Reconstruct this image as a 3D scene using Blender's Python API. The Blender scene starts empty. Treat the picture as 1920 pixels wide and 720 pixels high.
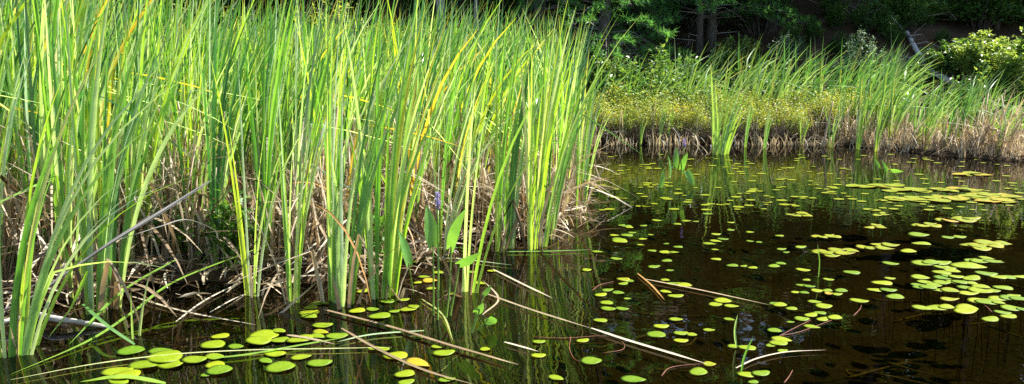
import bpy, math, random
import numpy as np
from mathutils import Vector, Matrix
R = math.radians
rnd = random.Random(7)
sc = bpy.context.scene
COL = sc.collection

# ------------------------------------------------------------------ camera
CAMH, F, PITCH = 1.4, 1500.0, math.atan(260/1500.0)
cp, sp = math.cos(PITCH), math.sin(PITCH)
def ray(px, py):
    u, v = (px-960)/F, -(py-360)/F
    return Vector((u, cp + v*sp, -sp + v*cp))
def P(px, py, z=0.0):
    d = ray(px, py); t = (z-CAMH)/d.z
    return Vector((d.x*t, d.y*t, z))
def PY(px, py, Y):
    d = ray(px, py); t = Y/d.y
    return Vector((d.x*t, Y, CAMH+d.z*t))
def proj(x, y, z):
    z -= CAMH
    dep = y*cp - z*sp; up = y*sp + z*cp
    return 960+F*x/dep, 360-F*up/dep
cam = bpy.data.objects.new('camera', bpy.data.cameras.new('camera')); COL.objects.link(cam)
cam.location = (0, 0, CAMH); cam.rotation_euler = (R(90)-PITCH, 0, 0)
cam.data.sensor_width = 36; cam.data.lens = 36*F/1920; cam.data.clip_end = 2000; cam.data.clip_start = 0.05
sc.camera = cam

# ------------------------------------------------------------------ light
SUN_EL, SUN_AZ = R(50), R(69)      # azimuth clockwise from +Y
sdir = Vector((math.cos(SUN_EL)*math.sin(SUN_AZ), math.cos(SUN_EL)*math.cos(SUN_AZ), math.sin(SUN_EL)))
sun = bpy.data.objects.new('sun', bpy.data.lights.new('sun', 'SUN')); COL.objects.link(sun)
sun.data.energy = 5.0; sun.data.angle = R(0.53); sun.data.color = (1, 0.96, 0.89)
sun.rotation_euler = sdir.to_track_quat('Z', 'Y').to_euler()
w = bpy.data.worlds.new('World'); sc.world = w; w.use_nodes = True
nt = w.node_tree; sky = nt.nodes.new('ShaderNodeTexSky'); sky.sky_type = 'NISHITA'; sky.sun_disc = False
sky.sun_elevation = SUN_EL; sky.sun_rotation = SUN_AZ
bg = nt.nodes['Background']; bg.inputs[1].default_value = 0.08; nt.links.new(sky.outputs[0], bg.inputs[0])
sc.view_settings.view_transform = 'Standard'; sc.view_settings.look = 'None'
sc.view_settings.exposure = 1.6; sc.view_settings.gamma = 1
sc.cycles.max_bounces = 8; sc.cycles.transparent_max_bounces = 12; sc.cycles.diffuse_bounces = 4
sc.cycles.use_denoising = False; sc.cycles.sample_clamp_indirect = 6; sc.cycles.use_adaptive_sampling = False

# ------------------------------------------------------------------ materials
def mat(name):
    m = bpy.data.materials.new(name); m.use_nodes = True
    n = m.node_tree.nodes; n.clear()
    return m, n, m.node_tree.links
def ramp(n, l, src, stops, interp='LINEAR'):
    r = n.new('ShaderNodeValToRGB'); r.color_ramp.interpolation = interp
    e = r.color_ramp.elements
    while len(e) < len(stops): e.new(0.5)
    for k, (p, c) in enumerate(stops): e[k].position = p; e[k].color = (*c, 1)
    l.new(src, r.inputs[0]); return r.outputs[0]
def mth(n, l, op, a, b=None, c=None, clamp=False):
    m = n.new('ShaderNodeMath'); m.operation = op; m.use_clamp = clamp
    for i, v in enumerate((a, b, c)):
        if v is None: continue
        if isinstance(v, (int, float)): m.inputs[i].default_value = v
        else: l.new(v, m.inputs[i])
    return m.outputs[0]
def mixc(n, l, f, a, b, mode='MIX'):
    m = n.new('ShaderNodeMix'); m.data_type = 'RGBA'; m.blend_type = mode
    for s, v in ((m.inputs[0], f), (m.inputs[6], a), (m.inputs[7], b)):
        if isinstance(v, (int, float)): s.default_value = v
        elif isinstance(v, tuple): s.default_value = (*v, 1)
        else: l.new(v, s)
    return m.outputs[2]
def leafmat(name, stops, rough=0.4, trans=0.45, tint=(1.25, 1.1, 0.5), tip=None, base=None, spec=0.5, objvar=0.25, tgain=1.0, streak=0.0, pale=None):
    """thin leaf: glossy cuticle plus light coming through; tone attribute: r = individual blade, g = along the blade"""
    m, n, l = mat(name)
    at = n.new('ShaderNodeAttribute'); at.attribute_name = 'tone'
    sep = n.new('ShaderNodeSeparateColor'); l.new(at.outputs['Color'], sep.inputs[0])
    oi = n.new('ShaderNodeObjectInfo')
    t = mth(n, l, 'ADD', sep.outputs[0], mth(n, l, 'MULTIPLY', mth(n, l, 'SUBTRACT', oi.outputs['Random'], 0.5), objvar), clamp=True)
    c = ramp(n, l, t, stops)
    if base: c = mixc(n, l, mth(n, l, 'SUBTRACT', 1.0, mth(n, l, 'MULTIPLY', sep.outputs[1], base[1]), clamp=True), c, base[0])
    if tip:
        f = mth(n, l, 'MULTIPLY', mth(n, l, 'SUBTRACT', sep.outputs[1], tip[1]), 9.0, clamp=True)
        f = mth(n, l, 'MULTIPLY', f, mth(n, l, 'GREATER_THAN', sep.outputs[2], 0.55))
        c = mixc(n, l, f, c, tip[0])
    if pale:
        f = mth(n, l, 'MULTIPLY', mth(n, l, 'SUBTRACT', mth(n, l, 'FRACT', mth(n, l, 'MULTIPLY', sep.outputs[2], 7.3)), 0.55), 2.2, clamp=True)
        c = mixc(n, l, mth(n, l, 'MULTIPLY', f, pale[1]), c, pale[0])
    tc = n.new('ShaderNodeTexCoord'); nz = n.new('ShaderNodeTexNoise'); nz.inputs['Scale'].default_value = 14
    l.new(tc.outputs['Object'], nz.inputs['Vector'])
    c = mixc(n, l, 0.5, c, ramp(n, l, nz.outputs[0], [(0.3, (0.62, 0.66, 0.6)), (0.7, (1.3, 1.25, 1.2))]), 'MULTIPLY')
    p = n.new('ShaderNodeBsdfPrincipled'); l.new(c, p.inputs['Base Color']); p.inputs['Roughness'].default_value = rough
    p.inputs['Specular IOR Level'].default_value = spec
    tr = n.new('ShaderNodeBsdfTranslucent'); l.new(mixc(n, l, 1.0, c, tuple(x*tgain for x in tint), 'MULTIPLY'), tr.inputs[0])
    mx = n.new('ShaderNodeMixShader'); mx.inputs[0].default_value = trans
    l.new(p.outputs[0], mx.inputs[1]); l.new(tr.outputs[0], mx.inputs[2])
    o = n.new('ShaderNodeOutputMaterial'); l.new(mx.outputs[0], o.inputs[0]); return m
def solid(name, stops, scale=6.0, rough=0.8, spec=0.3, stretch=(1, 1, 1), bump=0.3, detail=4):
    m, n, l = mat(name)
    tc = n.new('ShaderNodeTexCoord'); mp = n.new('ShaderNodeMapping'); mp.inputs['Scale'].default_value = stretch
    l.new(tc.outputs['Object'], mp.inputs[0])
    nz = n.new('ShaderNodeTexNoise'); nz.inputs['Scale'].default_value = scale; nz.inputs['Detail'].default_value = detail
    l.new(mp.outputs[0], nz.inputs['Vector'])
    p = n.new('ShaderNodeBsdfPrincipled'); l.new(ramp(n, l, nz.outputs[0], stops), p.inputs['Base Color'])
    p.inputs['Roughness'].default_value = rough; p.inputs['Specular IOR Level'].default_value = spec
    if bump:
        b = n.new('ShaderNodeBump'); b.inputs['Strength'].default_value = bump; b.inputs['Distance'].default_value = 0.02
        l.new(nz.outputs[0], b.inputs['Height']); l.new(b.outputs[0], p.inputs['Normal'])
    o = n.new('ShaderNodeOutputMaterial'); l.new(p.outputs[0], o.inputs[0]); return m

G0, G1, G2 = (0.03, 0.12, 0.04), (0.12, 0.30, 0.05), (0.32, 0.46, 0.05)
M = {}
M['cattail'] = leafmat('cattail_leaf', [(0.0, G0), (0.35, G1), (0.75, G2), (0.9, (0.30, 0.42, 0.04)), (0.97, (0.50, 0.46, 0.05)), (1.0, (0.50, 0.34, 0.05))],
                       rough=0.33, trans=0.42, tint=(1.45, 1.35, 0.5), tip=((0.5, 0.30, 0.12), 0.93), base=((0.36, 0.42, 0.10), 6.0), tgain=1.7, spec=1.0, objvar=0.2, pale=((0.58, 0.68, 0.58), 0.65))
M['cattail_far'] = leafmat('far_cattail_leaf', [(0.0, (0.08, 0.22, 0.07)), (0.5, (0.17, 0.36, 0.09)), (0.9, (0.34, 0.46, 0.09)), (1.0, (0.5, 0.48, 0.12))],
                       rough=0.45, trans=0.42, tint=(1.3, 1.25, 0.5), tip=((0.6, 0.5, 0.2), 0.9), base=((0.45, 0.46, 0.08), 2.6), tgain=1.3, spec=0.5, pale=((0.46, 0.58, 0.40), 0.6))
M['dry'] = leafmat('dry_reed_leaf', [(0.0, (0.13, 0.09, 0.05)), (0.35, (0.27, 0.20, 0.12)), (0.65, (0.47, 0.39, 0.27)), (0.9, (0.54, 0.49, 0.40)), (1.0, (0.42, 0.23, 0.07))],
                       rough=0.6, trans=0.25, tint=(1.2, 1.0, 0.7), spec=0.3, objvar=0.35)
M['dry_far'] = leafmat('bleached_reed_leaf', [(0.0, (0.22, 0.16, 0.10)), (0.35, (0.45, 0.37, 0.25)), (0.7, (0.60, 0.53, 0.39)), (0.9, (0.64, 0.60, 0.51)), (1.0, (0.55, 0.34, 0.14))],
                       rough=0.6, trans=0.3, tint=(1.2, 1.05, 0.8), spec=0.3, objvar=0.2)
M['grey_dry'] = leafmat('grey_dry_leaf', [(0.0, (0.12, 0.11, 0.10)), (0.5, (0.24, 0.23, 0.22)), (1.0, (0.42, 0.40, 0.38))], rough=0.45, trans=0.15, tint=(1.0, 1.0, 0.9), spec=0.5)
M['heath'] = leafmat('heath_leaf', [(0.0, (0.15, 0.27, 0.06)), (0.5, (0.28, 0.38, 0.06)), (0.9, (0.42, 0.46, 0.08)), (1.0, (0.5, 0.38, 0.08))],
                       rough=0.45, trans=0.4, tgain=1.2, tint=(1.3, 1.1, 0.5), objvar=0.3)
M['shrub'] = leafmat('shrub_leaf', [(0.0, (0.04, 0.12, 0.03)), (0.6, (0.11, 0.24, 0.05)), (1.0, (0.27, 0.38, 0.10))], rough=0.4, trans=0.4, tgain=1.3, objvar=0.3)
M['blue_shrub'] = leafmat('bluish_leaf', [(0.0, (0.06, 0.15, 0.09)), (1.0, (0.18, 0.30, 0.18))], rough=0.5, trans=0.3)
M['tree'] = leafmat('tree_leaf', [(0.0, (0.03, 0.09, 0.015)), (0.6, (0.07, 0.18, 0.025)), (1.0, (0.15, 0.27, 0.04))], rough=0.45, trans=0.35, objvar=0.3)
M['needle'] = leafmat('pine_needle', [(0.0, (0.04, 0.15, 0.05)), (0.6, (0.10, 0.28, 0.08)), (1.0, (0.20, 0.40, 0.11))], rough=0.45, trans=0.45, objvar=0.1, tgain=1.5)
M['weed'] = leafmat('weed_leaf', [(0.0, (0.06, 0.17, 0.03)), (1.0, (0.16, 0.32, 0.05))], rough=0.45, trans=0.4, tgain=1.3)
M['arrow'] = leafmat('pickerel_leaf', [(0.0, (0.10, 0.30, 0.06)), (1.0, (0.20, 0.42, 0.08))], rough=0.33, trans=0.4, tgain=1.3, spec=0.6)
M['stalk'] = leafmat('green_stalk', [(0.0, (0.10, 0.24, 0.03)), (1.0, (0.22, 0.36, 0.04))], rough=0.4, trans=0.15)
M['violet'] = leafmat('violet_petal', [(0.0, (0.24, 0.18, 0.48)), (1.0, (0.46, 0.38, 0.72))], rough=0.5, trans=0.3, tint=(1, 1, 1))
M['bark'] = solid('bark', [(0.3, (0.05, 0.04, 0.035)), (0.7, (0.16, 0.14, 0.12))], 9, 0.9, stretch=(3, 3, 0.7), bump=0.6)
M['birch'] = solid('birch_bark', [(0.36, (0.08, 0.07, 0.06)), (0.46, (0.50, 0.48, 0.44)), (0.8, (0.66, 0.64, 0.6))], 6, 0.7, stretch=(1, 1, 1), bump=0.3)
M['twig'] = solid('twig', [(0.3, (0.10, 0.07, 0.05)), (0.7, (0.26, 0.21, 0.17))], 30, 0.9, bump=0)
M['deadlog'] = solid('weathered_stalk', [(0.3, (0.16, 0.14, 0.12)), (0.7, (0.46, 0.44, 0.42))], 14, 0.6, stretch=(0.3, 4, 4), bump=0.4)
M['redstem'] = solid('red_stem', [(0.3, (0.10, 0.03, 0.015)), (0.7, (0.20, 0.07, 0.03))], 20, 0.6, bump=0)
M['sunk'] = solid('sunken_stick', [(0.3, (0.12, 0.08, 0.04)), (0.7, (0.36, 0.25, 0.12))], 20, 0.8, bump=0)

def padmat(name, stops, edge=None):
    m, n, l = mat(name)
    at = n.new('ShaderNodeAttribute'); at.attribute_name = 'tone'
    sep = n.new('ShaderNodeSeparateColor'); l.new(at.outputs['Color'], sep.inputs[0])
    oi = n.new('ShaderNodeObjectInfo')
    c = ramp(n, l, oi.outputs['Random'], stops)
    tc = n.new('ShaderNodeTexCoord'); nz = n.new('ShaderNodeTexNoise'); nz.inputs['Scale'].default_value = 22
    nz.inputs['Detail'].default_value = 3
    off = n.new('ShaderNodeVectorMath'); off.operation = 'ADD'; l.new(tc.outputs['Object'], off.inputs[0]); l.new(oi.outputs['Location'], off.inputs[1])
    l.new(off.outputs[0], nz.inputs['Vector'])
    c = mixc(n, l, 0.8, c, ramp(n, l, nz.outputs[0], [(0.3, (0.7, 0.8, 0.7)), (0.7, (1.2, 1.12, 1.0))]), 'MULTIPLY')
    # darker veins radiating
    c = mixc(n, l, mth(n, l, 'MULTIPLY', sep.outputs[0], 0.2), c, (0.22, 0.30, 0.03))
    if edge:
        f = mth(n, l, 'MULTIPLY', mth(n, l, 'SUBTRACT', mth(n, l, 'ADD', sep.outputs[1], mth(n, l, 'MULTIPLY', nz.outputs[0], 0.9)), 1.27), 3.0, clamp=True)
        c = mixc(n, l, f, c, edge)
    # small rot holes and specks
    n2 = n.new('ShaderNodeTexNoise'); n2.inputs['Scale'].default_value = 75; l.new(off.outputs[0], n2.inputs['Vector'])
    f2 = mth(n, l, 'MULTIPLY', mth(n, l, 'SUBTRACT', n2.outputs[0], 0.66), 12, clamp=True)
    c = mixc(n, l, f2, c, (0.20, 0.15, 0.04))
    p = n.new('ShaderNodeBsdfPrincipled'); l.new(c, p.inputs['Base Color']); p.inputs['Roughness'].default_value = 0.5
    p.inputs['Specular IOR Level'].default_value = 0.25
    o = n.new('ShaderNodeOutputMaterial'); l.new(p.outputs[0], o.inputs[0]); return m
M['pad'] = padmat('lily_pad', [(0.0, (0.07, 0.15, 0.004)), (0.4, (0.14, 0.20, 0.003)), (1.0, (0.21, 0.24, 0.003))])
M['pad_yellow'] = padmat('yellowing_pad', [(0.0, (0.14, 0.19, 0.003)), (1.0, (0.20, 0.21, 0.003))], edge=(0.40, 0.22, 0.02))
M['pad_orange'] = padmat('orange_pad', [(0.0, (0.28, 0.23, 0.01)), (1.0, (0.32, 0.19, 0.02))], edge=(0.42, 0.2, 0.04))

# ground
def groundmat():
    m, n, l = mat('ground'); g = n.new('ShaderNodeNewGeometry')
    nz = n.new('ShaderNodeTexNoise'); nz.inputs['Scale'].default_value = 1.3; nz.inputs['Detail'].default_value = 9; nz.inputs['Roughness'].default_value = 0.7
    l.new(g.outputs['Position'], nz.inputs['Vector'])
    n2 = n.new('ShaderNodeTexNoise'); n2.inputs['Scale'].default_value = 28; n2.inputs['Detail'].default_value = 6; l.new(g.outputs['Position'], n2.inputs['Vector'])
    c = ramp(n, l, nz.outputs[0], [(0.3, (0.035, 0.026, 0.015)), (0.6, (0.085, 0.058, 0.032)), (0.75, (0.14, 0.09, 0.05))])
    c = mixc(n, l, 0.8, c, ramp(n, l, n2.outputs[0], [(0.3, (0.4, 0.4, 0.4)), (0.7, (1.5, 1.4, 1.3))]), 'MULTIPLY')
    p = n.new('ShaderNodeBsdfPrincipled'); l.new(c, p.inputs['Base Color']); p.inputs['Roughness'].default_value = 0.95
    p.inputs['Specular IOR Level'].default_value = 0.15
    b = n.new('ShaderNodeBump'); b.inputs['Strength'].default_value = 0.8; b.inputs['Distance'].default_value = 0.04
    l.new(n2.outputs[0], b.inputs['Height']); l.new(b.outputs[0], p.inputs['Normal'])
    o = n.new('ShaderNodeOutputMaterial'); l.new(p.outputs[0], o.inputs[0]); return m
def watermat():
    m, n, l = mat('pond_water'); g = n.new('ShaderNodeNewGeometry')
    mp = n.new('ShaderNodeMapping'); mp.inputs['Scale'].default_value = (1.0, 1.0, 1); mp.inputs['Rotation'].default_value = (0, 0, R(12))
    l.new(g.outputs['Position'], mp.inputs[0])
    a = n.new('ShaderNodeTexNoise'); a.inputs['Scale'].default_value = 7; a.inputs['Detail'].default_value = 1.5; l.new(mp.outputs[0], a.inputs['Vector'])
    a2 = n.new('ShaderNodeTexNoise'); a2.inputs['Scale'].default_value = 1.6; a2.inputs['Detail'].default_value = 1; l.new(mp.outputs[0], a2.inputs['Vector'])
    h = mth(n, l, 'MULTIPLY', a.outputs[0], mth(n, l, 'ADD', mth(n, l, 'MULTIPLY', a2.outputs[0], 1.6), -0.3))
    b = n.new('ShaderNodeBump'); b.inputs['Strength'].default_value = 1; b.inputs['Distance'].default_value = 0.0028
    l.new(h, b.inputs['Height'])
    gl = n.new('ShaderNodeBsdfGlossy'); gl.inputs['Roughness'].default_value = 0.0; l.new(b.outputs[0], gl.inputs['Normal'])
    tr = n.new('ShaderNodeBsdfTransparent'); tr.inputs[0].default_value = (0.27, 0.26, 0.12, 1)
    fr = n.new('ShaderNodeFresnel'); fr.inputs[0].default_value = 1.45; l.new(b.outputs[0], fr.inputs['Normal'])
    mx = n.new('ShaderNodeMixShader'); l.new(fr.outputs[0], mx.inputs[0]); l.new(tr.outputs[0], mx.inputs[1]); l.new(gl.outputs[0], mx.inputs[2])
    o = n.new('ShaderNodeOutputMaterial'); l.new(mx.outputs[0], o.inputs[0]); return m
M['ground'] = groundmat(); M['water'] = watermat()

# ------------------------------------------------------------------ mesh helpers
class MB:
    def __init__(s): s.v = []; s.f = []; s.t = []
    def add(s, vs, fs, ts):
        b = len(s.v); s.v += vs; s.t += ts; s.f += [tuple(i+b for i in f) for f in fs]
    def mesh(s, name, material, smooth=True):
        me = bpy.data.meshes.new(name); me.from_pydata([tuple(x) for x in s.v], [], s.f)
        a = me.attributes.new('tone', 'FLOAT_COLOR', 'POINT')
        arr = np.ones((len(s.v), 4), dtype=np.float32)
        if s.t: arr[:, :3] = np.array(s.t, dtype=np.float32)
        a.data.foreach_set('color', arr.ravel())
        if smooth: me.polygons.foreach_set('use_smooth', [True]*len(me.polygons))
        me.materials.append(material); me.update(); return me
def obj(name, me, parent=None, loc=(0, 0, 0)):
    o = bpy.data.objects.new(name, me); COL.objects.link(o); o.parent = parent; o.location = loc; return o
def tag(o, label, cat, group=None):
    o['label'] = label; o['category'] = cat
    if group: o['group'] = group
    return o
def root(name, loc, rz=0, s=1.0):
    e = obj(name, None, None, loc); e.rotation_euler = (0, 0, rz); e.scale = (s, s, s); return e
def struct(o, kind='structure'): o['kind'] = kind; return o

def blade(m, base, az, th0, th1, L, W, fa, tone, nseg=7, kink=None, fold=0.18, twist=0.6, wide=3, r=rnd):
    h = (math.cos(az), math.sin(az))
    p = Vector(base); vs = []; ts = []; fs = []; b = r.random()
    for i in range(nseg+1):
        t = i/nseg
        th = th0 + th1*t**1.8
        if kink and t > kink[0]: th += kink[1]
        tan = Vector((h[0]*math.sin(th), h[1]*math.sin(th), math.cos(th)))
        if i: p = p + tan*(L/nseg)
        a = fa + twist*t
        s = Vector((math.cos(a), math.sin(a), 0)); s = (s - tan*s.dot(tan))
        if s.length < 1e-3: s = Vector((1, 0, 0))
        s.normalize(); n = tan.cross(s)
        wd = W*0.5*(0.75+0.25*min(1, t*5))*max(0.0, 1-t**3.2)**0.9
        if i == nseg: wd = W*0.02
        if wide == 3: vs += [p - s*wd + n*wd*fold, p - n*wd*fold, p + s*wd + n*wd*fold]; ts += [(tone, t, b)]*3
        else: vs += [p - s*wd, p + s*wd]; ts += [(tone, t, b)]*2
        if i:
            k = (i-1)*wide
            for j in range(wide-1): fs.append((k+j, k+j+1, k+j+1+wide, k+j+wide))
    m.add(vs, fs, ts)
def tube(m, pts, radii, ns=6, tone=0.5, cap=True):
    vs = []; ts = []; fs = []; pts = [Vector(p) for p in pts]
    up = Vector((0.31, 0.17, 0.93))
    for i, p in enumerate(pts):
        a = pts[min(i+1, len(pts)-1)] - pts[max(i-1, 0)]
        if a.length < 1e-6: a = Vector((0, 0, 1))
        a.normalize(); x = a.cross(up)
        if x.length < 1e-3: x = a.cross(Vector((1, 0, 0)))
        x.normalize(); y = a.cross(x); rr = radii[i] if hasattr(radii, '__len__') else radii
        for k in range(ns):
            an = 2*math.pi*k/ns; vs.append(p + x*math.cos(an)*rr + y*math.sin(an)*rr); ts.append((tone, i/max(1, len(pts)-1), 0))
        if i:
            for k in range(ns): fs.append(((i-1)*ns+k, (i-1)*ns+(k+1) % ns, i*ns+(k+1) % ns, i*ns+k))
    if cap: fs += [tuple(range(ns))[::-1], tuple((len(pts)-1)*ns+k for k in range(ns))]
    m.add(vs, fs, ts)
def smooth_pts(pts, n=5):
    pts = [Vector(p) for p in pts]
    if len(pts) < 3: return [pts[0].lerp(pts[-1], i/n) for i in range(n+1)]
    out = []; q = [pts[0]*2-pts[1]] + pts + [pts[-1]*2-pts[-2]]
    for i in range(1, len(q)-2):
        for k in range(n):
            t = k/n; a, b, c, d = q[i-1], q[i], q[i+1], q[i+2]
            out.append(0.5*((2*b)+(c-a)*t+(2*a-5*b+4*c-d)*t*t+(3*b-a-3*c+d)*t**3))
    out.append(pts[-1]); return out
def ribbon(m, pts, W, nrm=Vector((0, 0, 1)), tone=0.5, fold=0.25, r=rnd, roll=0.0, taper=(0.5, 0.05)):
    """a long blade laid along a path"""
    vs = []; ts = []; fs = []; n = len(pts); b = r.random()
    for i, p in enumerate(pts):
        t = i/(n-1); a = (pts[min(i+1, n-1)]-pts[max(i-1, 0)]).normalized()
        s = a.cross(nrm)
        if s.length < 1e-3: s = a.cross(Vector((0, 1, 0)))
        s.normalize(); u = s.cross(a); s = (Matrix.Rotation(roll*t, 3, a) @ s); u = (Matrix.Rotation(roll*t, 3, a) @ u)
        e = min(1, taper[0]+(1-taper[0])*t*6)*min(1, taper[1]+(1-t)*3.5)
        wd = W*0.5*e
        vs += [p-s*wd+u*wd*fold, p-u*wd*fold, p+s*wd+u*wd*fold]; ts += [(tone, 0.3+0.6*t, b)]*3
        if i:
            k = (i-1)*3; fs += [(k, k+1, k+4, k+3), (k+1, k+2, k+5, k+4)]
    m.add(vs, fs, ts)

# ------------------------------------------------------------------ terrain
shore_px = [(-260, 610), (0, 585), (150, 556), (280, 528), (420, 524), (560, 532), (660, 520), (760, 488), (860, 450), (1000, 438), (1085, 372), (1092, 300), (1100, 266),
            (1300, 268), (1500, 270), (1640, 276), (1760, 292), (1920, 303), (2150, 318)]
shore = [P(*p) for p in shore_px]
WP = [(v.x, v.y) for v in shore] + [(18, 8), (24, 2), (14, -5), (-8, -6), (-13, -2), (-9, 3.2)]
WPa = np.array(WP)
def water_sd(X, Y):
    X = np.asarray(X, float); Y = np.asarray(Y, float)
    n = len(WPa); d = np.full(X.shape, 1e9); ins = np.zeros(X.shape, bool)
    for i in range(n):
        ax, ay = WPa[i]; bx, by = WPa[(i+1) % n]; ex, ey = bx-ax, by-ay
        t = np.clip(((X-ax)*ex+(Y-ay)*ey)/(ex*ex+ey*ey), 0, 1)
        d = np.minimum(d, np.hypot(X-ax-t*ex, Y-ay-t*ey))
        c = ((ay > Y) != (by > Y)) & (X < (bx-ax)*(Y-ay)/(by-ay+1e-12)+ax); ins ^= c
    return np.where(ins, -d, d)
def gz(X, Y):
    X = np.asarray(X, float); Y = np.asarray(Y, float); d = water_sd(X, Y)
    w1 = 0.025*np.sin(X*3.1+Y*1.7)+0.02*np.sin(X*7.3-Y*5.1)+0.015*np.sin(Y*11.3+X*2)
    z = np.where(d < 0, -0.03-np.minimum(0.5, -d*0.28)+w1*0.6, 0.03+np.minimum(0.12, d*0.10)+w1*np.minimum(1, d*2))
    far = np.maximum(0, Y-14.2-0.35*np.sin(X*0.5)) + 0.55*np.maximum(0, X-15)+0.2*np.maximum(0, -X-14)
    hill = 0.43*far + 0.14*np.sin(X*0.9+1)*np.minimum(1, far*0.3)+0.1*np.sin(Y*1.7+X*0.4)*np.minimum(1, far*0.3)
    hill = np.where(hill > 17, 17+(hill-17)*0.04, hill)
    return z + np.where(d > 0, hill, 0)
def gz1(x, y): return float(gz(np.array([x]), np.array([y]))[0])
def axis(lo, hi, step, out_lo, out_hi):
    a = list(np.arange(lo, hi, step)); s = step
    while a[-1] < out_hi: s *= 1.22; a.append(a[-1]+s)
    s = step; b = [lo]
    while b[-1] > out_lo: s *= 1.22; b.append(b[-1]-s)
    return np.array(b[::-1][:-1]+a)
gx = axis(-9, 12, 0.14, -600, 600); gy = axis(1.5, 17, 0.12, -500, 700)
GX, GY = np.meshgrid(gx, gy); GZ = gz(GX, GY)
nx, ny = len(gx), len(gy)
verts = np.stack([GX.ravel(), GY.ravel(), GZ.ravel()], 1)
idx = np.arange(nx*ny).reshape(ny, nx)
faces = np.stack([idx[:-1, :-1], idx[:-1, 1:], idx[1:, 1:], idx[1:, :-1]], -1).reshape(-1, 4)
me = bpy.data.meshes.new('ground'); me.from_pydata(verts.tolist(), [], faces.tolist()); me.materials.append(M['ground'])
me.polygons.foreach_set('use_smooth', [True]*len(me.polygons)); struct(obj('ground', me))
me = bpy.data.meshes.new('water'); me.from_pydata([(-16, -7, 0), (26, -7, 0), (26, 15, 0), (-16, 15, 0)], [], [(0, 1, 2, 3)]); me.materials.append(M['water'])
struct(obj('water', me))

# ------------------------------------------------------------------ cattails
def cattail_parts(seed, H, n, W, lean=0.10, spread=0.13, dry=4, tone0=0.3, toner=0.45, lod=7, yellow=0.08, kinkp=0.07, wide=3, far=False):
    r = random.Random(seed); g = MB(); d = MB(); fan = r.uniform(0, math.pi)
    for k in range(n):
        side = -1 if k % 2 else 1; off = (k/n)*0.03+0.004
        bx, by = math.cos(fan)*off*side, math.sin(fan)*off*side
        az = (fan if side > 0 else fan+math.pi)+r.uniform(-0.5, 0.5)
        # the wind leans everything towards +x
        sprd = spread*r.uniform(0.2, 1.9)
        dx, dy = math.cos(az)*sprd+lean*r.uniform(0.3, 2.0), math.sin(az)*sprd
        L = H*r.uniform(0.68, 1.06)
        az2, th = math.atan2(dy, dx), math.hypot(dx, dy)
        tone = tone0+r.uniform(-0.5, 0.5)*toner
        if r.random() < yellow: tone = r.uniform(0.93, 1.0)
        kink = (r.uniform(0.55, 0.85), r.uniform(0.6, 2.0)) if r.random() < kinkp else None
        blade(g, (bx, by, 0), az2, th*0.35, th*1.5, L, W*r.uniform(0.6, 1.1), r.uniform(-0.7, 0.9)+(math.pi if r.random() < .5 else 0), tone, lod, kink, twist=r.uniform(-1.3, 1.3), wide=wide, r=r)
    for k in range(dry):
        az = r.uniform(0, 6.28); L = H*r.uniform(0.22, 0.6)
        blade(d, (math.cos(az)*0.025, math.sin(az)*0.025, 0), az, r.uniform(0.03, 0.25), r.uniform(0.1, 1.0), L, W*r.uniform(0.7, 1.1), r.uniform(0, 6.3), r.random()*0.85, 6,
              (r.uniform(0.3, 0.75), r.uniform(0.6, 2.2)) if r.random() < 0.55 else None, twist=r.uniform(-2, 2), wide=wide, r=r)
    return g, d
def make_cattail(name, gd, loc, rz, s, label, group, mats):
    e = root(name, loc, rz, s)
    obj('green_leaves', gd[0], e)
    if gd[1]: obj('dry_leaves', gd[1], e)
    return tag(e, label, 'cattail', group)
def meshes(g, d, gm='cattail'):
    return (g.mesh('green_leaves', M[gm]), d.mesh('dry_leaves', M['dry']) if d.v else None)

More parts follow.
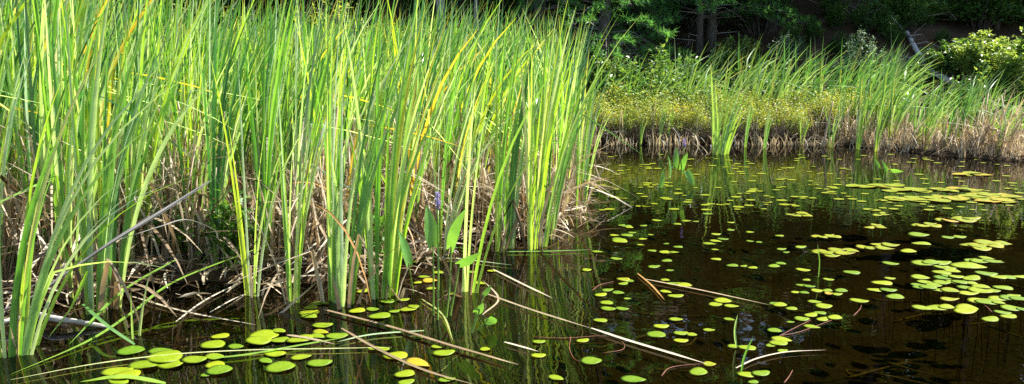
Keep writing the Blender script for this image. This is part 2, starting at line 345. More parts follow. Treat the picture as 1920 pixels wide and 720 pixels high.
# hero plants at the water's edge: px, py of the foot, height, leaves, width, lean, spread, tone, label
heroes = [
 (14, 668, 1.75, 9, .026, .20, .12, .30, 'green cattail standing in the water at the corner below the silvery dead stalk'),
 (34, 652, 1.55, 7, .024, .30, .14, .45, 'green cattail leaning over the silvery dead stalk in the water'),
 (176, 588, 1.80, 10, .030, .10, .09, .42, 'broad bright green cattail rising through the leaning grey dead reed, front of its pair'),
 (208, 576, 1.85, 10, .030, .13, .10, .30, 'broad dark green cattail behind the front one by the leaning grey dead reed'),
 (138, 560, 1.70, 8, .022, .16, .12, .35, 'slim green cattail between the leaning grey reed and the bank mud'),
 (548, 566, 1.45, 8, .018, .06, .14, .62, 'thin yellow green cattail in the water beside the floating lily pads and dry stalks'),
 (622, 566, 1.62, 10, .025, .05, .07, .55, 'bright green cattail at the upper end of the floating tan reed bundle'),
 (646, 573, 1.66, 9, .024, .10, .08, .34, 'dark green cattail touching the floating tan reed bundle'),
 (708, 560, 1.72, 11, .027, .07, .11, .45, 'tall full cattail fanning out of the water behind three lily pads'),
 (728, 556, 1.78, 11, .027, .12, .12, .58, 'tall yellow green cattail paired with the full fan behind three lily pads'),
 (772, 470, 1.60, 7, .018, .06, .10, .40, 'slim cattail just behind the dark pickerelweed leaf'),
 (873, 548, 1.52, 5, .020, .16, .10, .50, 'sparse cattail standing among the pickerelweed stalks'),
 (932, 470, 1.70, 9, .025, .07, .08, .60, 'bright cattail with pale foot at the dark shaded edge past the pickerelweed'),
 (952, 466, 1.70, 9, .024, .09, .08, .40, 'green cattail with brown sheaths second along the edge past the pickerelweed'),
 (998, 468, 1.80, 12, .027, .05, .10, .62, 'full yellow footed cattail at the open water corner of the stand'),
 (1012, 462, 1.75, 11, .025, .10, .12, .38, 'full grey green cattail behind the yellow footed one at the corner of the stand'),
 (1030, 448, 1.62, 9, .022, .10, .10, .35, 'leaning cattail over bent dead leaves at the corner of the stand'),
 (1084, 392, 1.45, 11, .024, .06, .07, .30, 'separate dense green cattail standing in open water beyond the corner of the stand'),
 (1093, 384, 1.30, 8, .022, .10, .09, .36, 'separate leaning cattail against the dense one in open water'),
 (470, 555, 1.40, 6, .018, .10, .14, .66, 'small thin cattail at the muddy edge above the pale lily pads'),
 (250, 632, 0.42, 2, .022, .06, .06, .50, 'short young cattail shoot standing in the water beside a fallen green leaf'),
 (828, 480, 1.70, 8, .022, .16, .10, .34, 'dark cattail rising behind the purple pickerelweed flower'),
]
HG = 'cattails at the front edge of the stand'
for i, (px, py, H, n, W, ln, spd, tn, lab) in enumerate(heroes):
    p = P(px, py); z = min(0, gz1(p.x, p.y)) if water_sd([p.x], [p.y])[0] < 0 else gz1(p.x, p.y)
    g, d = cattail_parts(100+i, H-z, n, W*1.0, ln*1.25, spd, 2 if H < 1 else 4, tn, 0.4, 9, 0.05, 0.05)
    make_cattail('cattail', meshes(g, d), (p.x, p.y, z-0.02), 0, 1, lab, HG, None)

# mass of the stand
variants = []
kinds = ['with deep green leaves', 'with bright green leaves', 'with yellow leaves', 'with bent leaves']
for k in range(20):
    kd = k % 4
    g, d = cattail_parts(300+k, 1.78, rnd.randint(7, 10), 0.0235, 0.15, 0.13, 4, (0.12, 0.52, 0.42, 0.28)[kd], 0.75, 7, (0.01, 0.05, 0.15, 0.06)[kd], (0.0, 0.0, 0.05, 0.3)[kd])
    variants.append((meshes(g, d), kd))
stand_px = [(-200, 615), (-60, 580), (130, 548), (280, 522), (430, 516), (560, 526), (640, 520), (740, 486), (800, 466), (870, 448), (1000, 444), (1050, 420), (1078, 380), (1080, 330), (1070, 262)]
SPw = [(P(*p).x, P(*p).y) for p in stand_px] + [(1.0, 13.6), (-3, 13.8), (-9, 12.5), (-8, 5)]
SPa = np.array(SPw)
def inpoly(x, y, poly):
    c = False; n = len(poly)
    for i in range(n):
        x1, y1 = poly[i]; x2, y2 = poly[(i+1) % n]
        if (y1 > y) != (y2 > y) and x < (x2-x1)*(y-y1)/(y2-y1)+x1: c = not c
    return c
pts = []; tries = 0
cell = {}
while len(pts) < 1060 and tries < 90000:
    tries += 1
    x, y = rnd.uniform(-8, 1.6), rnd.uniform(3.6, 13.5)
    if not inpoly(x, y, SPw): continue
    px, py = proj(x, y, 0.1)
    if px < -170 or px > 1130: continue
    md = 0.13 if y < 7 else 0.17
    k = (int(x/0.2), int(y/0.2)); ok = True
    for a in (-1, 0, 1):
        for b in (-1, 0, 1):
            for q in cell.get((k[0]+a, k[1]+b), ()):
                if (q[0]-x)**2+(q[1]-y)**2 < md*md: ok = False
    if not ok: continue
    if water_sd([x], [y])[0] < (.6 if x < 0 else .35) and rnd.random() < 0.6: continue
    if x > -1.5 and y < 6.6 and rnd.random() < .25: continue
    if y > 8 and rnd.random() < min(0.65, (y-8)*0.13): continue
    cell.setdefault(k, []).append((x, y)); pts.append((x, y))
pts.sort(key=lambda q: q[1]+0.10*abs(q[0]))
def zone(px, py):
    if px < 160: a = 'beside the leaning reed foot'
    elif px < 340: a = 'behind the broad cattail pair'
    elif px < 470: a = 'behind the tip of the leaning reed'
    elif px < 600: a = 'behind the thin yellow green cattail'
    elif px < 760: a = 'behind the tall full fan'
    elif px < 900: a = 'behind the purple flower'
    else: a = 'at the corner'
    return a
N_THING = 185
for i, (x, y) in enumerate(pts[:N_THING]):
    v, kd = variants[rnd.randrange(20)]
    px, py = proj(x, y, 0)
    row = 'first row' if py > 470 else ('second row' if py > 420 else 'inner row')
    lab = f'cattail {kinds[kd]} in the {row} {zone(px, py)}'
    s = rnd.uniform(0.86, 1.1)*(1.0+0.16*max(0, min(1, (450-px)/350)))
    edge_ = px > 930
    make_cattail('cattail', v, (x, y, gz1(x, y)-0.02), rnd.uniform(0.6, 2.6) if edge_ else rnd.uniform(-0.45, 0.45), s*(.95 if edge_ else 1), lab, 'cattails of the dense stand', None)
# the inner thicket, beyond counting
g = MB(); d = MB(); vi = []
for k in range(10):
    vi.append(cattail_parts(500+k, 1.78, 8, 0.030, 0.15, 0.13, 1, 0.10+0.07*(k % 7), 0.7, 5, 0.06, 0.07, wide=2))
for (x, y) in pts[N_THING:]:
    px, py = proj(x, y, 0)
    a = vi[rnd.randrange(10)]; s = rnd.uniform(0.88, 1.12)*(1.0+0.16*max(0, min(1, (450-px)/350)))
    mt = Matrix.Translation((x, y, gz1(x, y))) @ Matrix.Rotation(rnd.uniform(.6, 2.6) if px > 930 else rnd.uniform(-.5, .5), 4, 'Z') @ Matrix.Scale(s, 4); dt = rnd.uniform(-.12, .12)
    for src, dst in ((a[0], g), (a[1], d)):
        dst.add([mt @ q for q in src.v], src.f, [(min(1, max(0, t[0]+dt)), t[1], t[2]) for t in src.t])
o = obj('cattail_thicket', g.mesh('cattail_thicket', M['cattail'])); struct(o, 'stuff')
o['label'] = 'dense thicket of green cattail leaves filling the inside of the stand'; o['category'] = 'cattails'

# dry cattails
def dry_mb(seed, H, n):
    r = random.Random(seed); m = MB()
    for k in range(n):
        az = r.uniform(0, 6.28); L = H*r.uniform(0.4, 1.1)
        q = r.random()
        kink = (r.uniform(0.35, 0.8), r.uniform(0.5, 2.4)) if q < 0.65 else None
        blade(m, (r.uniform(-.04, .04), r.uniform(-.04, .04), 0), az, r.uniform(0.0, 0.35), r.uniform(0, 0.7), L, r.uniform(.012, .024), r.uniform(0, 6.3), r.random()*0.95, 7, kink, twist=r.uniform(-3, 3), r=r)
    # broken stalk
    tube(m, [(0, 0, 0), (r.uniform(-.03, .03), r.uniform(-.03, .03), H*0.4), (r.uniform(-.08, .08), r.uniform(-.05, .05), H*0.8)], [0.010, 0.008, 0.005], 5, 0.6)
    return m
dryv = [dry_mb(700+k, 0.98, 12).mesh('dry_cattail', M['dry']) for k in range(10)]
dryf = [dry_mb(740+k, 0.98, 10).mesh('dry_cattail', M['dry_far']) for k in range(6)]
ds = []
for _ in range(4000):
    x, y = rnd.uniform(-6, 1.4), rnd.uniform(3.8, 9)
    if not inpoly(x, y, SPw) or (y > 6.5 and rnd.random() < .5): continue
    px, py = proj(x, y, 0)
    if not (-60 < px < 1090): continue
    ds.append((x, y))
    if len(ds) >= 265: break
for (x, y) in ds:
    px, py = proj(x, y, 0)
    o = obj('dry_cattail', dryv[rnd.randrange(10)], None, (x, y, gz1(x, y)-0.01)); o.rotation_euler = (0, 0, rnd.uniform(0, 6.28)); s = rnd.uniform(0.7, 1.25); o.scale = (s, s, s)
    row = 'first row' if py > 450 else 'inner row'
    tag(o, f'dead tan cattail in the {row} {zone(px, py)}', 'dead cattail', 'dead cattails of the stand')

# litter on the mud and in the stand
m = MB()
for _ in range(9000):
    x, y = rnd.uniform(-4.5, 1.5), rnd.uniform(3.4, 8.5)
    sd = water_sd([x], [y])[0]
    if sd < -0.35: continue
    px, py = proj(x, y, 0)
    if not (-120 < px < 1110): continue
    if sd < -0.02 and rnd.random() < 0.72: continue
    small = sd < .05
    z = max(0.006, gz1(x, y))+rnd.uniform(0.004, 0.035); a = rnd.uniform(0, 6.28); L = rnd.uniform(0.06, 0.22) if small else rnd.uniform(0.12, 0.6)
    p0 = Vector((x, y, z)); p1 = p0+Vector((math.cos(a)*L, math.sin(a)*L, rnd.uniform(-0.02, 0.10))); mid = p0.lerp(p1, .5)+Vector((rnd.uniform(-.04, .04), rnd.uniform(-.04, .04), rnd.uniform(0, .05)))
    p1.z = max(0.008, p1.z, gz1(p1.x, p1.y)+0.004)
    ribbon(m, smooth_pts([p0, mid, p1], 2), rnd.uniform(.008, .02), tone=rnd.random()*0.9, roll=rnd.uniform(-2, 2))
for _ in range(6500):
    x, y = rnd.uniform(-4.2, 1.3), rnd.uniform(3.6, 8.0)
    if not inpoly(x, y, SPw): continue
    if water_sd([x], [y])[0] > .8 and rnd.random() < .75: continue
    z = gz1(x, y)
    blade(m, (x, y, z), rnd.uniform(0, 6.28), rnd.uniform(0, .28), rnd.uniform(0, .6), rnd.uniform(.35, 1.15), rnd.uniform(.009, .02), rnd.uniform(0, 6.3), rnd.uniform(.4, .97), 5,
          (rnd.uniform(.35, .8), rnd.uniform(.5, 2.4)) if rnd.random() < .6 else None, wide=2, twist=rnd.uniform(-2, 2))
o = struct(obj('reed_litter', m.mesh('reed_litter', M['dry'])), 'stuff'); o['label'] = 'mat of fallen tan reed leaves on the mud under the stand'; o['category'] = 'litter'

# ------------------------------------------------------------------ leafy plants
def leaf(m, p, d, n, L, W, tone, b=0.0, cup=0.15):
    d = d.normalized(); s = d.cross(n)
    if s.length < 1e-4: s = Vector((1, 0, 0))
    s.normalize(); n = s.cross(d)
    vs = [p, p+d*L*0.45-s*W*0.5+n*cup*W, p+d*L*0.5, p+d*L*0.45+s*W*0.5+n*cup*W, p+d*L-n*cup*L*0.4]
    m.add(vs, [(0, 1, 2), (0, 2, 3), (1, 4, 2), (2, 4, 3)], [(tone, 0.2, b), (tone, .5, b), (tone, .5, b), (tone, .5, b), (tone, 1, b)])
def rv(r): return Vector((r.gauss(0, 1), r.gauss(0, 1), r.gauss(0, 1))).normalized()
def shrub_mb(seed, rx, ry, H, nst, nleaf, L, W, low=0.35, lumps=7, toner=0.5, tone0=.5, stemr=0.006):
    """stems fan out from the foot, leaves gather at their outer parts in uneven lumps"""
    r = random.Random(seed); st = MB(); lf = MB(); tips = []
    for k in range(nst):
        a = r.uniform(0, 6.28); q = math.sqrt(r.random())
        tip = Vector((math.cos(a)*rx*q, math.sin(a)*ry*q, H*(1-0.45*q*q)*r.uniform(0.7, 1.12)))
        b = Vector((tip.x*0.25+r.uniform(-.05, .05), tip.y*0.25+r.uniform(-.05, .05), 0))
        mid = b.lerp(tip, .5)+Vector((tip.x*0.12+r.uniform(-.05, .05)*rx, r.uniform(-.08, .08)*ry, r.uniform(-.02, .06)*H))
        path = smooth_pts([b, mid, tip], 3); tube(st, path, [stemr*(1-0.75*i/(len(path)-1)) for i in range(len(path))], 4, r.random(), cap=False)
        tips.append((path, r.uniform(-.25, .25)*toner))
    per = max(1, nleaf//nst)
    for path, dt in tips:
        for _ in range(per):
            t = low+(1-low)*r.random()**0.7; i = min(len(path)-2, int(t*(len(path)-1))); p = path[i].lerp(path[i+1], t*(len(path)-1)-i)
            sp_ = 0.09*max(rx, .3)/0.5
            p = p+rv(r)*r.uniform(0, sp_); d = rv(r); d.z = abs(d.z)*0.6
            n = rv(r); n.z = abs(n.z)+0.8
            leaf(lf, p, d, n.normalized(), L*r.uniform(.6, 1.2), W*r.uniform(.7, 1.2), min(1, max(0, tone0+dt+r.uniform(-.5, .5)*toner)))
    return st, lf
def plant(name, sm, lm, loc, rz, s, label, cat, group, leafname='leaves'):
    e = root(name, loc, rz, s); obj('stems', sm, e); obj(leafname, lm, e); return tag(e, label, cat, group)

# heath shrubs along the far bank
hv = []
for k in range(5):
    st, lf = shrub_mb(900+k, 0.62, 0.5, 0.86, 60, 2400, 0.05, 0.022, 0.36, toner=0.7, tone0=0.55)
    # bare brown twigs in the lower half
    r = random.Random(k)
    for _ in range(240):
        a = r.uniform(0, 6.28); q = math.sqrt(r.random())*0.62; p = Vector((math.cos(a)*q, math.sin(a)*q*0.8, r.uniform(0, .3))); e_ = p+Vector((r.uniform(-.2, .2), r.uniform(-.2, .2), r.uniform(.02, .3)))
        tube(st, [p, p.lerp(e_, .5)+rv(r)*.03, e_], [.004, .003, .0015], 3, cap=False)
    hv.append((st.mesh('stems', M['twig']), lf.mesh('leaves', M['heath'])))
hx = list(range(1085, 1680, 46))
for row in range(2):
    for i, px in enumerate(hx):
        pp = P(px+rnd.uniform(-14, 14)+row*20, 267 if row == 0 else 258)
        y = pp.y+0.12+rnd.uniform(-.1, .15)+(0.35 if px > 1560 else 0)
        v = hv[rnd.randrange(5)]; s = rnd.uniform(.72, .98)*(0.82 if row == 0 else 0.95)
        where = ['next to the stand', 'behind the far water plant', 'behind the lone far cattail', 'beside the tan stubble'][min(3, int((px-1080)//150))]
        plant('heath_shrub', v[0], v[1], (pp.x, y, max(0.0, gz1(pp.x, y))), rnd.uniform(0, 6.28), s, f'yellow green low shrub in the {"waterside" if row == 0 else "rear"} row {where}', 'shrub', 'low yellow green shrubs on the far bank')

# far cattails
fv = []
for k in range(8):
    g, d = cattail_parts(1200+k, 1.3, 9, 0.025, 0.34, 0.15, 2, 0.25+0.08*k, 0.5, 6, 0.04, 0.05, wide=2)
    fv.append(meshes(g, d, 'cattail_far'))
fv2 = []
for k in range(6):
    g, d = cattail_parts(1240+k, 1.15, 12, 0.022, 0.07, 0.10, 4, 0.55, 0.4, 6, 0.08, 0.05, wide=2)
    fv2.append(meshes(g, d, 'cattail_far'))
def far_cat(px, Y, s, lab, grp='cattails on the far bank', upright=False, rz=None):
    x = (px-960)/F*(Y*cp+CAMH*sp); z = gz1(x, Y)
    v = (fv2 if upright else fv)[rnd.randrange(6)]
    make_cattail('far_cattail', v, (x, Y, z-0.02), rnd.uniform(-.35, .35), s, lab, grp, None)
for i in range(60):      # behind the low shrubs
    px = 1100+i*9.7+rnd.uniform(-9, 9); Y = rnd.uniform(13.6, 14.8)
    hgt = 1.10 if px < 1350 else 1.2
    where = 'between the pale leafy bushes and the low shrubs' if px < 1340 else ('below the grey pine trunks' if px < 1450 else 'below the bluish round bush')
    far_cat(px, Y, hgt*rnd.uniform(.85, 1.1), f'wind bent far cattail {where}')
for i in range(50):      # right hand bank
    px = 1590+i*6.6+rnd.uniform(-10, 10); yb = 276+(px-1590)*0.085
    Y = P(px, yb).y + rnd.uniform(.1, 1.6)
    if (px > 1850 and rnd.random() < .3): continue
    where = 'between the bluish bush and the fallen birch' if px < 1720 else ('below the fallen birch' if px < 1830 else 'below the sunlit bushes')
    sc_ = (1.1 if px < 1690 else (.88 if px < 1850 else 0.66))
    far_cat(px, Y, sc_*rnd.uniform(.82, 1.08), f'wind bent cattail in the tan stubble {where}')
for (px, py, s, lab) in [(1345, 290, 1.5, 'tallest lone cattail clump standing in the far water'), (1352, 288, 1.25, 'shorter shoot beside the tallest lone cattail clump in the far water'),
        (1166, 268, .62, 'small cattail at the waterline, first from the stand'), (1178, 266, .6, 'small cattail at the waterline, second from the stand'), (1200, 272, .55, 'short yellow cattail at the waterline before the low shrubs'),
        (1236, 270, .66, 'small cattail in the water between the far water plant and the stand'), (1250, 268, .7, 'small cattail close behind the far water plant'), (1300, 268, .5, 'very short cattail just past the far water plant'),
        (1396, 276, .8, 'yellow footed cattail in the water past the lone clump'), (1432, 278, .75, 'yellow footed cattail in the water beside a curled dead leaf'), (1502, 272, .55, 'short cattail before the dark gap under the shrubs'),
        (1556, 276, .8, 'slim cattail beside the upright grey dead stalk'), (1570, 270, .85, 'green cattail behind the upright grey dead stalk'), (1608, 280, .95, 'yellow green cattail at the first tan stubble'), (1640, 284, 1.0, 'bright yellow green cattail standing in the water by the tan stubble')]:
    p = P(px, py); far_cat(px, p.y, s, lab, 'cattails along the far waterline', True)

# dry stalks on the far bank
for i in range(62):
    if i < 46: px = 1560+i*7.8+rnd.uniform(-6, 6); yb = 275+(px-1590)*0.085; Y = P(px, yb).y+rnd.uniform(-.15, .6)
    else: px = 1110+(i-46)*28+rnd.uniform(-8, 8); Y = P(px, 268).y+rnd.uniform(-.25, .1)
    x = (px-960)/F*(Y*cp+CAMH*sp)
    o = obj('dry_cattail', dryf[rnd.randrange(6)], None, (x, Y, gz1(x, Y)-.01)); s = rnd.uniform(.6, 1.05) if px > 1830 else rnd.uniform(.35, .8); o.scale = (s*1.2, s*1.2, s); o.rotation_euler = (0, 0, rnd.uniform(0, 6.28))
    where = 'in the tan stubble below the fallen birch' if px > 1740 else ('at the start of the tan stubble' if px > 1560 else 'at the waterline before the low shrubs')
    tag(o, f'bleached dead cattail {where}', 'dead cattail', 'dead cattails on the far bank')
m = MB()
for _ in range(3000):
    px = rnd.uniform(1600, 2050) if rnd.random() < .9 else rnd.uniform(1100, 1640)
    yb = 273+max(0, px-1600)*0.088; Y = P(px, yb).y+(rnd.uniform(-.12, 0.8) if px > 1640 else rnd.uniform(-.05, .15)); x = (px-960)/F*(Y*cp+CAMH*sp); z = gz1(x, Y)
    blade(m, (x, Y, max(z, -0.02)), rnd.uniform(0, 6.28), rnd.uniform(0, .45), rnd.uniform(0, 1.0), rnd.uniform(.06, .28), rnd.uniform(.008, .02), rnd.uniform(0, 6.3), rnd.uniform(.3, .95), 3, None, wide=2, twist=rnd.uniform(-2, 2))
o = struct(obj('dry_stubble', m.mesh('dry_stubble', M['dry_far'])), 'stuff'); o['label'] = 'tan reed stubble and litter along the far waterline'; o['category'] = 'stubble'

# upright grey stalk, curled leaves on the far bank
def stick(name, pts, r0, r1, mt, label, cat, group=None, ns=6, n=4):
    q = smooth_pts(pts, n); m = MB(); tube(m, [p-q[0] for p in q], [r0+(r1-r0)*i/(len(q)-1) for i in range(len(q))], ns, 0.5)
    o = obj(name, m.mesh(name, M[mt]), None, q[0]); return tag(o, label, cat, group)
stick('dead_stalk', [PY(1543, 276, 12.0), PY(1550, 240, 12.05), PY(1562, 190, 12.1)], .022, .010, 'dry_far', 'upright grey dead stalk at the far waterline', 'dead stalk')
stick('dead_stalk', [PY(1552, 250, 12.1), PY(1580, 225, 12.1), PY(1590, 205, 12.15)], .014, .007, 'dry_far', 'short grey stalk slanting off the upright grey dead stalk', 'dead stalk')
for (a, lab) in [([(1332, 272), (1338, 300), (1342, 310)], 'pale dead stalk leaning in the water beside the lone cattail clump'), ([(1352, 285), (1358, 262), (1370, 252), (1378, 262), (1376, 278)], 'dead leaf curled into a hoop beside the lone cattail clump'),
                 ([(1888, 275), (1905, 245), (1925, 225)], 'pale dead stalk slanting up at the end of the stubble'), ([(1275, 275), (1272, 255), (1262, 240)], 'dead leaf arching behind the far water plant')]:
    stick('dead_stalk', [PY(p[0], p[1], P(a[0][0], min(290, max(276, a[0][1]))).y) for p in a], .010, .006, 'deadlog', lab, 'dead stalk')

# bushes behind
def bush(px, ytop, Y, wpx, nleaf, L, W, mt, label, tone0=.5, low=.3, stemr=.012, nst=40, tilt=0, name='bush', zb=None):
    x = (px-960)/F*Y; z = gz1(x, Y) if zb is None else zb; top = PY(px, ytop, Y).z; H = max(0.4, top-z); rx = wpx/F*Y/2
    st, lf = shrub_mb(int(px*7+ytop), rx, rx*.8, H, nst, nleaf, L, W, low, tone0=tone0, stemr=stemr)
    return plant(name, st.mesh('stems', M['twig']), lf.mesh('leaves', M[mt]), (x, Y, z), 0, 1, label, 'bush', None)
bush(1150, 92, 14.25, 130, 2600, .10, .05, 'shrub', 'pale broad leaved bush beside the leaning end of the stand', .75)
bush(1245, 84, 14.5, 160, 3400, .10, .05, 'shrub', 'wide broad leaved bush under the pine boughs', .65)
bush(1215, 128, 13.9, 190, 2600, .08, .04, 'shrub', 'lower leafy bush in front of the wide one under the pine boughs', .7)
bush(1378, 70, 16.0, 110, 2500, .09, .045, 'shrub', 'fresh green bush beside the grey pine trunks', .8)
bush(1468, 62, 16.5, 80, 2400, .05, .025, 'blue_shrub', 'small dark bluish bush beyond the fresh green bush', .3)
bush(1604, 66, 15.2, 100, 3600, .05, .025, 'blue_shrub', 'rounded bluish green bush before the brown slope', .7)
bush(1300, 130, 14.6, 130, 2000, .07, .035, 'shrub', 'low leafy bush below the grey pine trunks', .6)
bush(1420, 118, 15.2, 150, 2000, .07, .035, 'shrub', 'low dark bush between the pine trunks and the bluish bush', .3)
bush(1785, 80, 15.6, 120, 3200, .10, .06, 'shrub', 'green maple like bush beside the fallen birch', .55)
bush(1700, 128, 15.4, 70, 900, .09, .05, 'shrub', 'small bright bush under the fallen birch', .7)
bush(1835, 58, 14.9, 130, 3600, .10, .055, 'shrub', 'sunlit bush with pale leaf tops past the green maple like bush', .85, low=.5)
bush(1895, 62, 14.0, 150, 4800, .10, .055, 'shrub', 'large sunlit pale leaved bush at the end of the far bank', .8, low=.55)
bush(1850, 135, 14.0, 180, 3200, .08, .04, 'shrub', 'dark low bush under the large sunlit one', .25)
bush(1985, 40, 14.6, 170, 3200, .10, .05, 'shrub', 'tall green bush partly cut by the edge beyond the large sunlit one', .6)
bush(1680, 20, 18.5, 150, 2600, .12, .07, 'shrub', 'green sapling bush in deep shade above the fallen birch', .4, low=.5)
bush(1800, 5, 19.0, 220, 4200, .13, .07, 'shrub', 'wide leafy bush in deep shade behind the sunlit bushes', .5, low=.3)
for (px, yt, Y, wd, lab) in [(640, 2, 11.5, 240, 'yellow green leafy bush showing behind the thin tops of the stand'), (420, 8, 11.2, 260, 'leafy bush behind the middle of the stand'), (760, 52, 12.2, 220, 'low leafy bush behind the stand below the grey trunks'),
                             (180, -30, 11.0, 300, 'tall leafy bush behind the stand above the leaning grey reed'), (950, 80, 12.6, 200, 'low leafy bush behind the corner end of the stand'), (-60, -40, 10.8, 300, 'tall leafy bush behind the outer end of the stand')]:
    bush(px, yt, Y, wd, 3800, .07, .04, 'heath', lab, .45, low=.3, nst=60)

# weeds on the mud in the stand
wv = []
for k in range(3):
    st, lf = shrub_mb(1500+k, .13, .13, .28, 9, 120, .05, .03, .25, stemr=.003); wv.append((st.mesh('stems', M['stalk']), lf.mesh('leaves', M['weed'])))
for i, (px, py) in enumerate([(360, 505), (385, 498), (410, 508), (430, 500), (448, 512), (400, 488), (345, 492), (425, 515), (700, 500), (60, 540), (30, 548), (300, 505), (372, 512), (330, 512)]):
    p = P(px, py); v = wv[i % 3]
    where = 'below the tip of the leaning grey reed' if 290 < px < 460 else ('by the mud above the silvery dead stalk' if px < 100 else 'between the front cattail clumps')
    plant('leafy_weed', v[0], v[1], (p.x, p.y, gz1(p.x, p.y)), rnd.uniform(0, 6), rnd.uniform(1.0, 1.7), f'small leafy green weed on the mud {where}', 'weed', 'small weeds on the mud')

# ------------------------------------------------------------------ trees
def tree_mb(seed, H, cr, nleaf, L, base=.3, r0=.16):
    r = random.Random(seed); tk = MB(); cr_ = MB(); pts_ = []
    p = Vector((0, 0, 0)); path = [p.copy()]
    for i in range(7): p = p+Vector((r.uniform(-.12, .12), r.uniform(-.12, .12), H*0.93/7)); path.append(p.copy())
    tube(tk, path, [r0*(1-.85*i/7)*(1.35 if i == 0 else 1) for i in range(8)], 8)
    clumps = []
    for k in range(26):
        t = base+(1-base)*(k+r.random())/26*0.98; i = min(6, int(t*7)); b = path[i].lerp(path[i+1], t*7-i)
        a = k*2.4+r.uniform(-.5, .5); ln = cr*(1-0.6*abs((t-base)/(1-base)-.35)**1.2*1.3)*r.uniform(.6, 1.1); ln = max(.4, ln)
        e_ = b+Vector((math.cos(a)*ln, math.sin(a)*ln, ln*r.uniform(-.05, .5))); mid = b.lerp(e_, .5)+Vector((0, 0, ln*.12))
        q = smooth_pts([b, mid, e_], 3); tube(tk, q, [r0*.28*(1-t*.6)*(1-.8*j/(len(q)-1)) for j in range(len(q))], 4, cap=False)
        for s_ in (0.55, 0.8, 1.0):
            c = b.lerp(e_, s_)+rv(r)*.3; clumps.append((c, r.uniform(.4, .75)*cr/2.6, r.uniform(-.2, .2)))
    for _ in range(nleaf):
        c, rad, dt = clumps[r.randrange(len(clumps))]; q = rv(r)*rad*r.random()**.5; q.z *= .6
        d = rv(r); n = rv(r); n.z = abs(n.z)+.7
        leaf(cr_, c+q, d, n.normalized(), L*r.uniform(.7, 1.3), L*.6, min(1, max(0, .5+dt+r.uniform(-.35, .35))))
    return tk.mesh('trunk', M['bark']), cr_.mesh('crown', M['tree'])
tv = [tree_mb(2000+k, 11, 2.9, 9000, .20, .16 if k % 2 else .3) for k in range(4)]
tpos = []
for i in range(64):
    row = i % 4; Y = (19.2, 22.5, 27, 33)[row]+rnd.uniform(-1, 1); X = -27+(i//4)*4.1+row*1.1+rnd.uniform(-.9, .9)
    tpos.append((X, Y, row))
spots = [((840-960)/F*17, 17.0, 0), ((895-960)/F*19, 18.6, 0), ((1545-960)/F*21, 21, 0)]
tpos += [(8.5, 24.8, 2), (11.5, 25.5, 2), (10, 29.5, 3), (13.5, 30, 3), (7, 30.5, 3), (16, 26, 2)]  # further unseen trees, added to close sky gaps in the water's reflection
for X, Y, row in tpos:
    if row == 0 and 1.5 < X < 8.5: continue
    v = tv[rnd.randrange(4)]; s = rnd.uniform(.85, 1.15)*(.74, 1.05, 1.2, 1.35)[row]
    e = root('forest_tree', (X, Y, gz1(X, Y)-.1), rnd.uniform(0, 6.28), s); obj('trunk', v[0], e); obj('crown', v[1], e)
    rw = ['at the forest edge', 'in the second forest line', 'deep in the forest', 'on the forest crest'][row]
    cx = 'behind the stand' if X < 0 else ('behind the pines' if X < 6 else 'above the brown slope')
    tag(e, f'broad leaved tree {rw}, {cx}', 'tree', 'broad leaved trees of the forest')

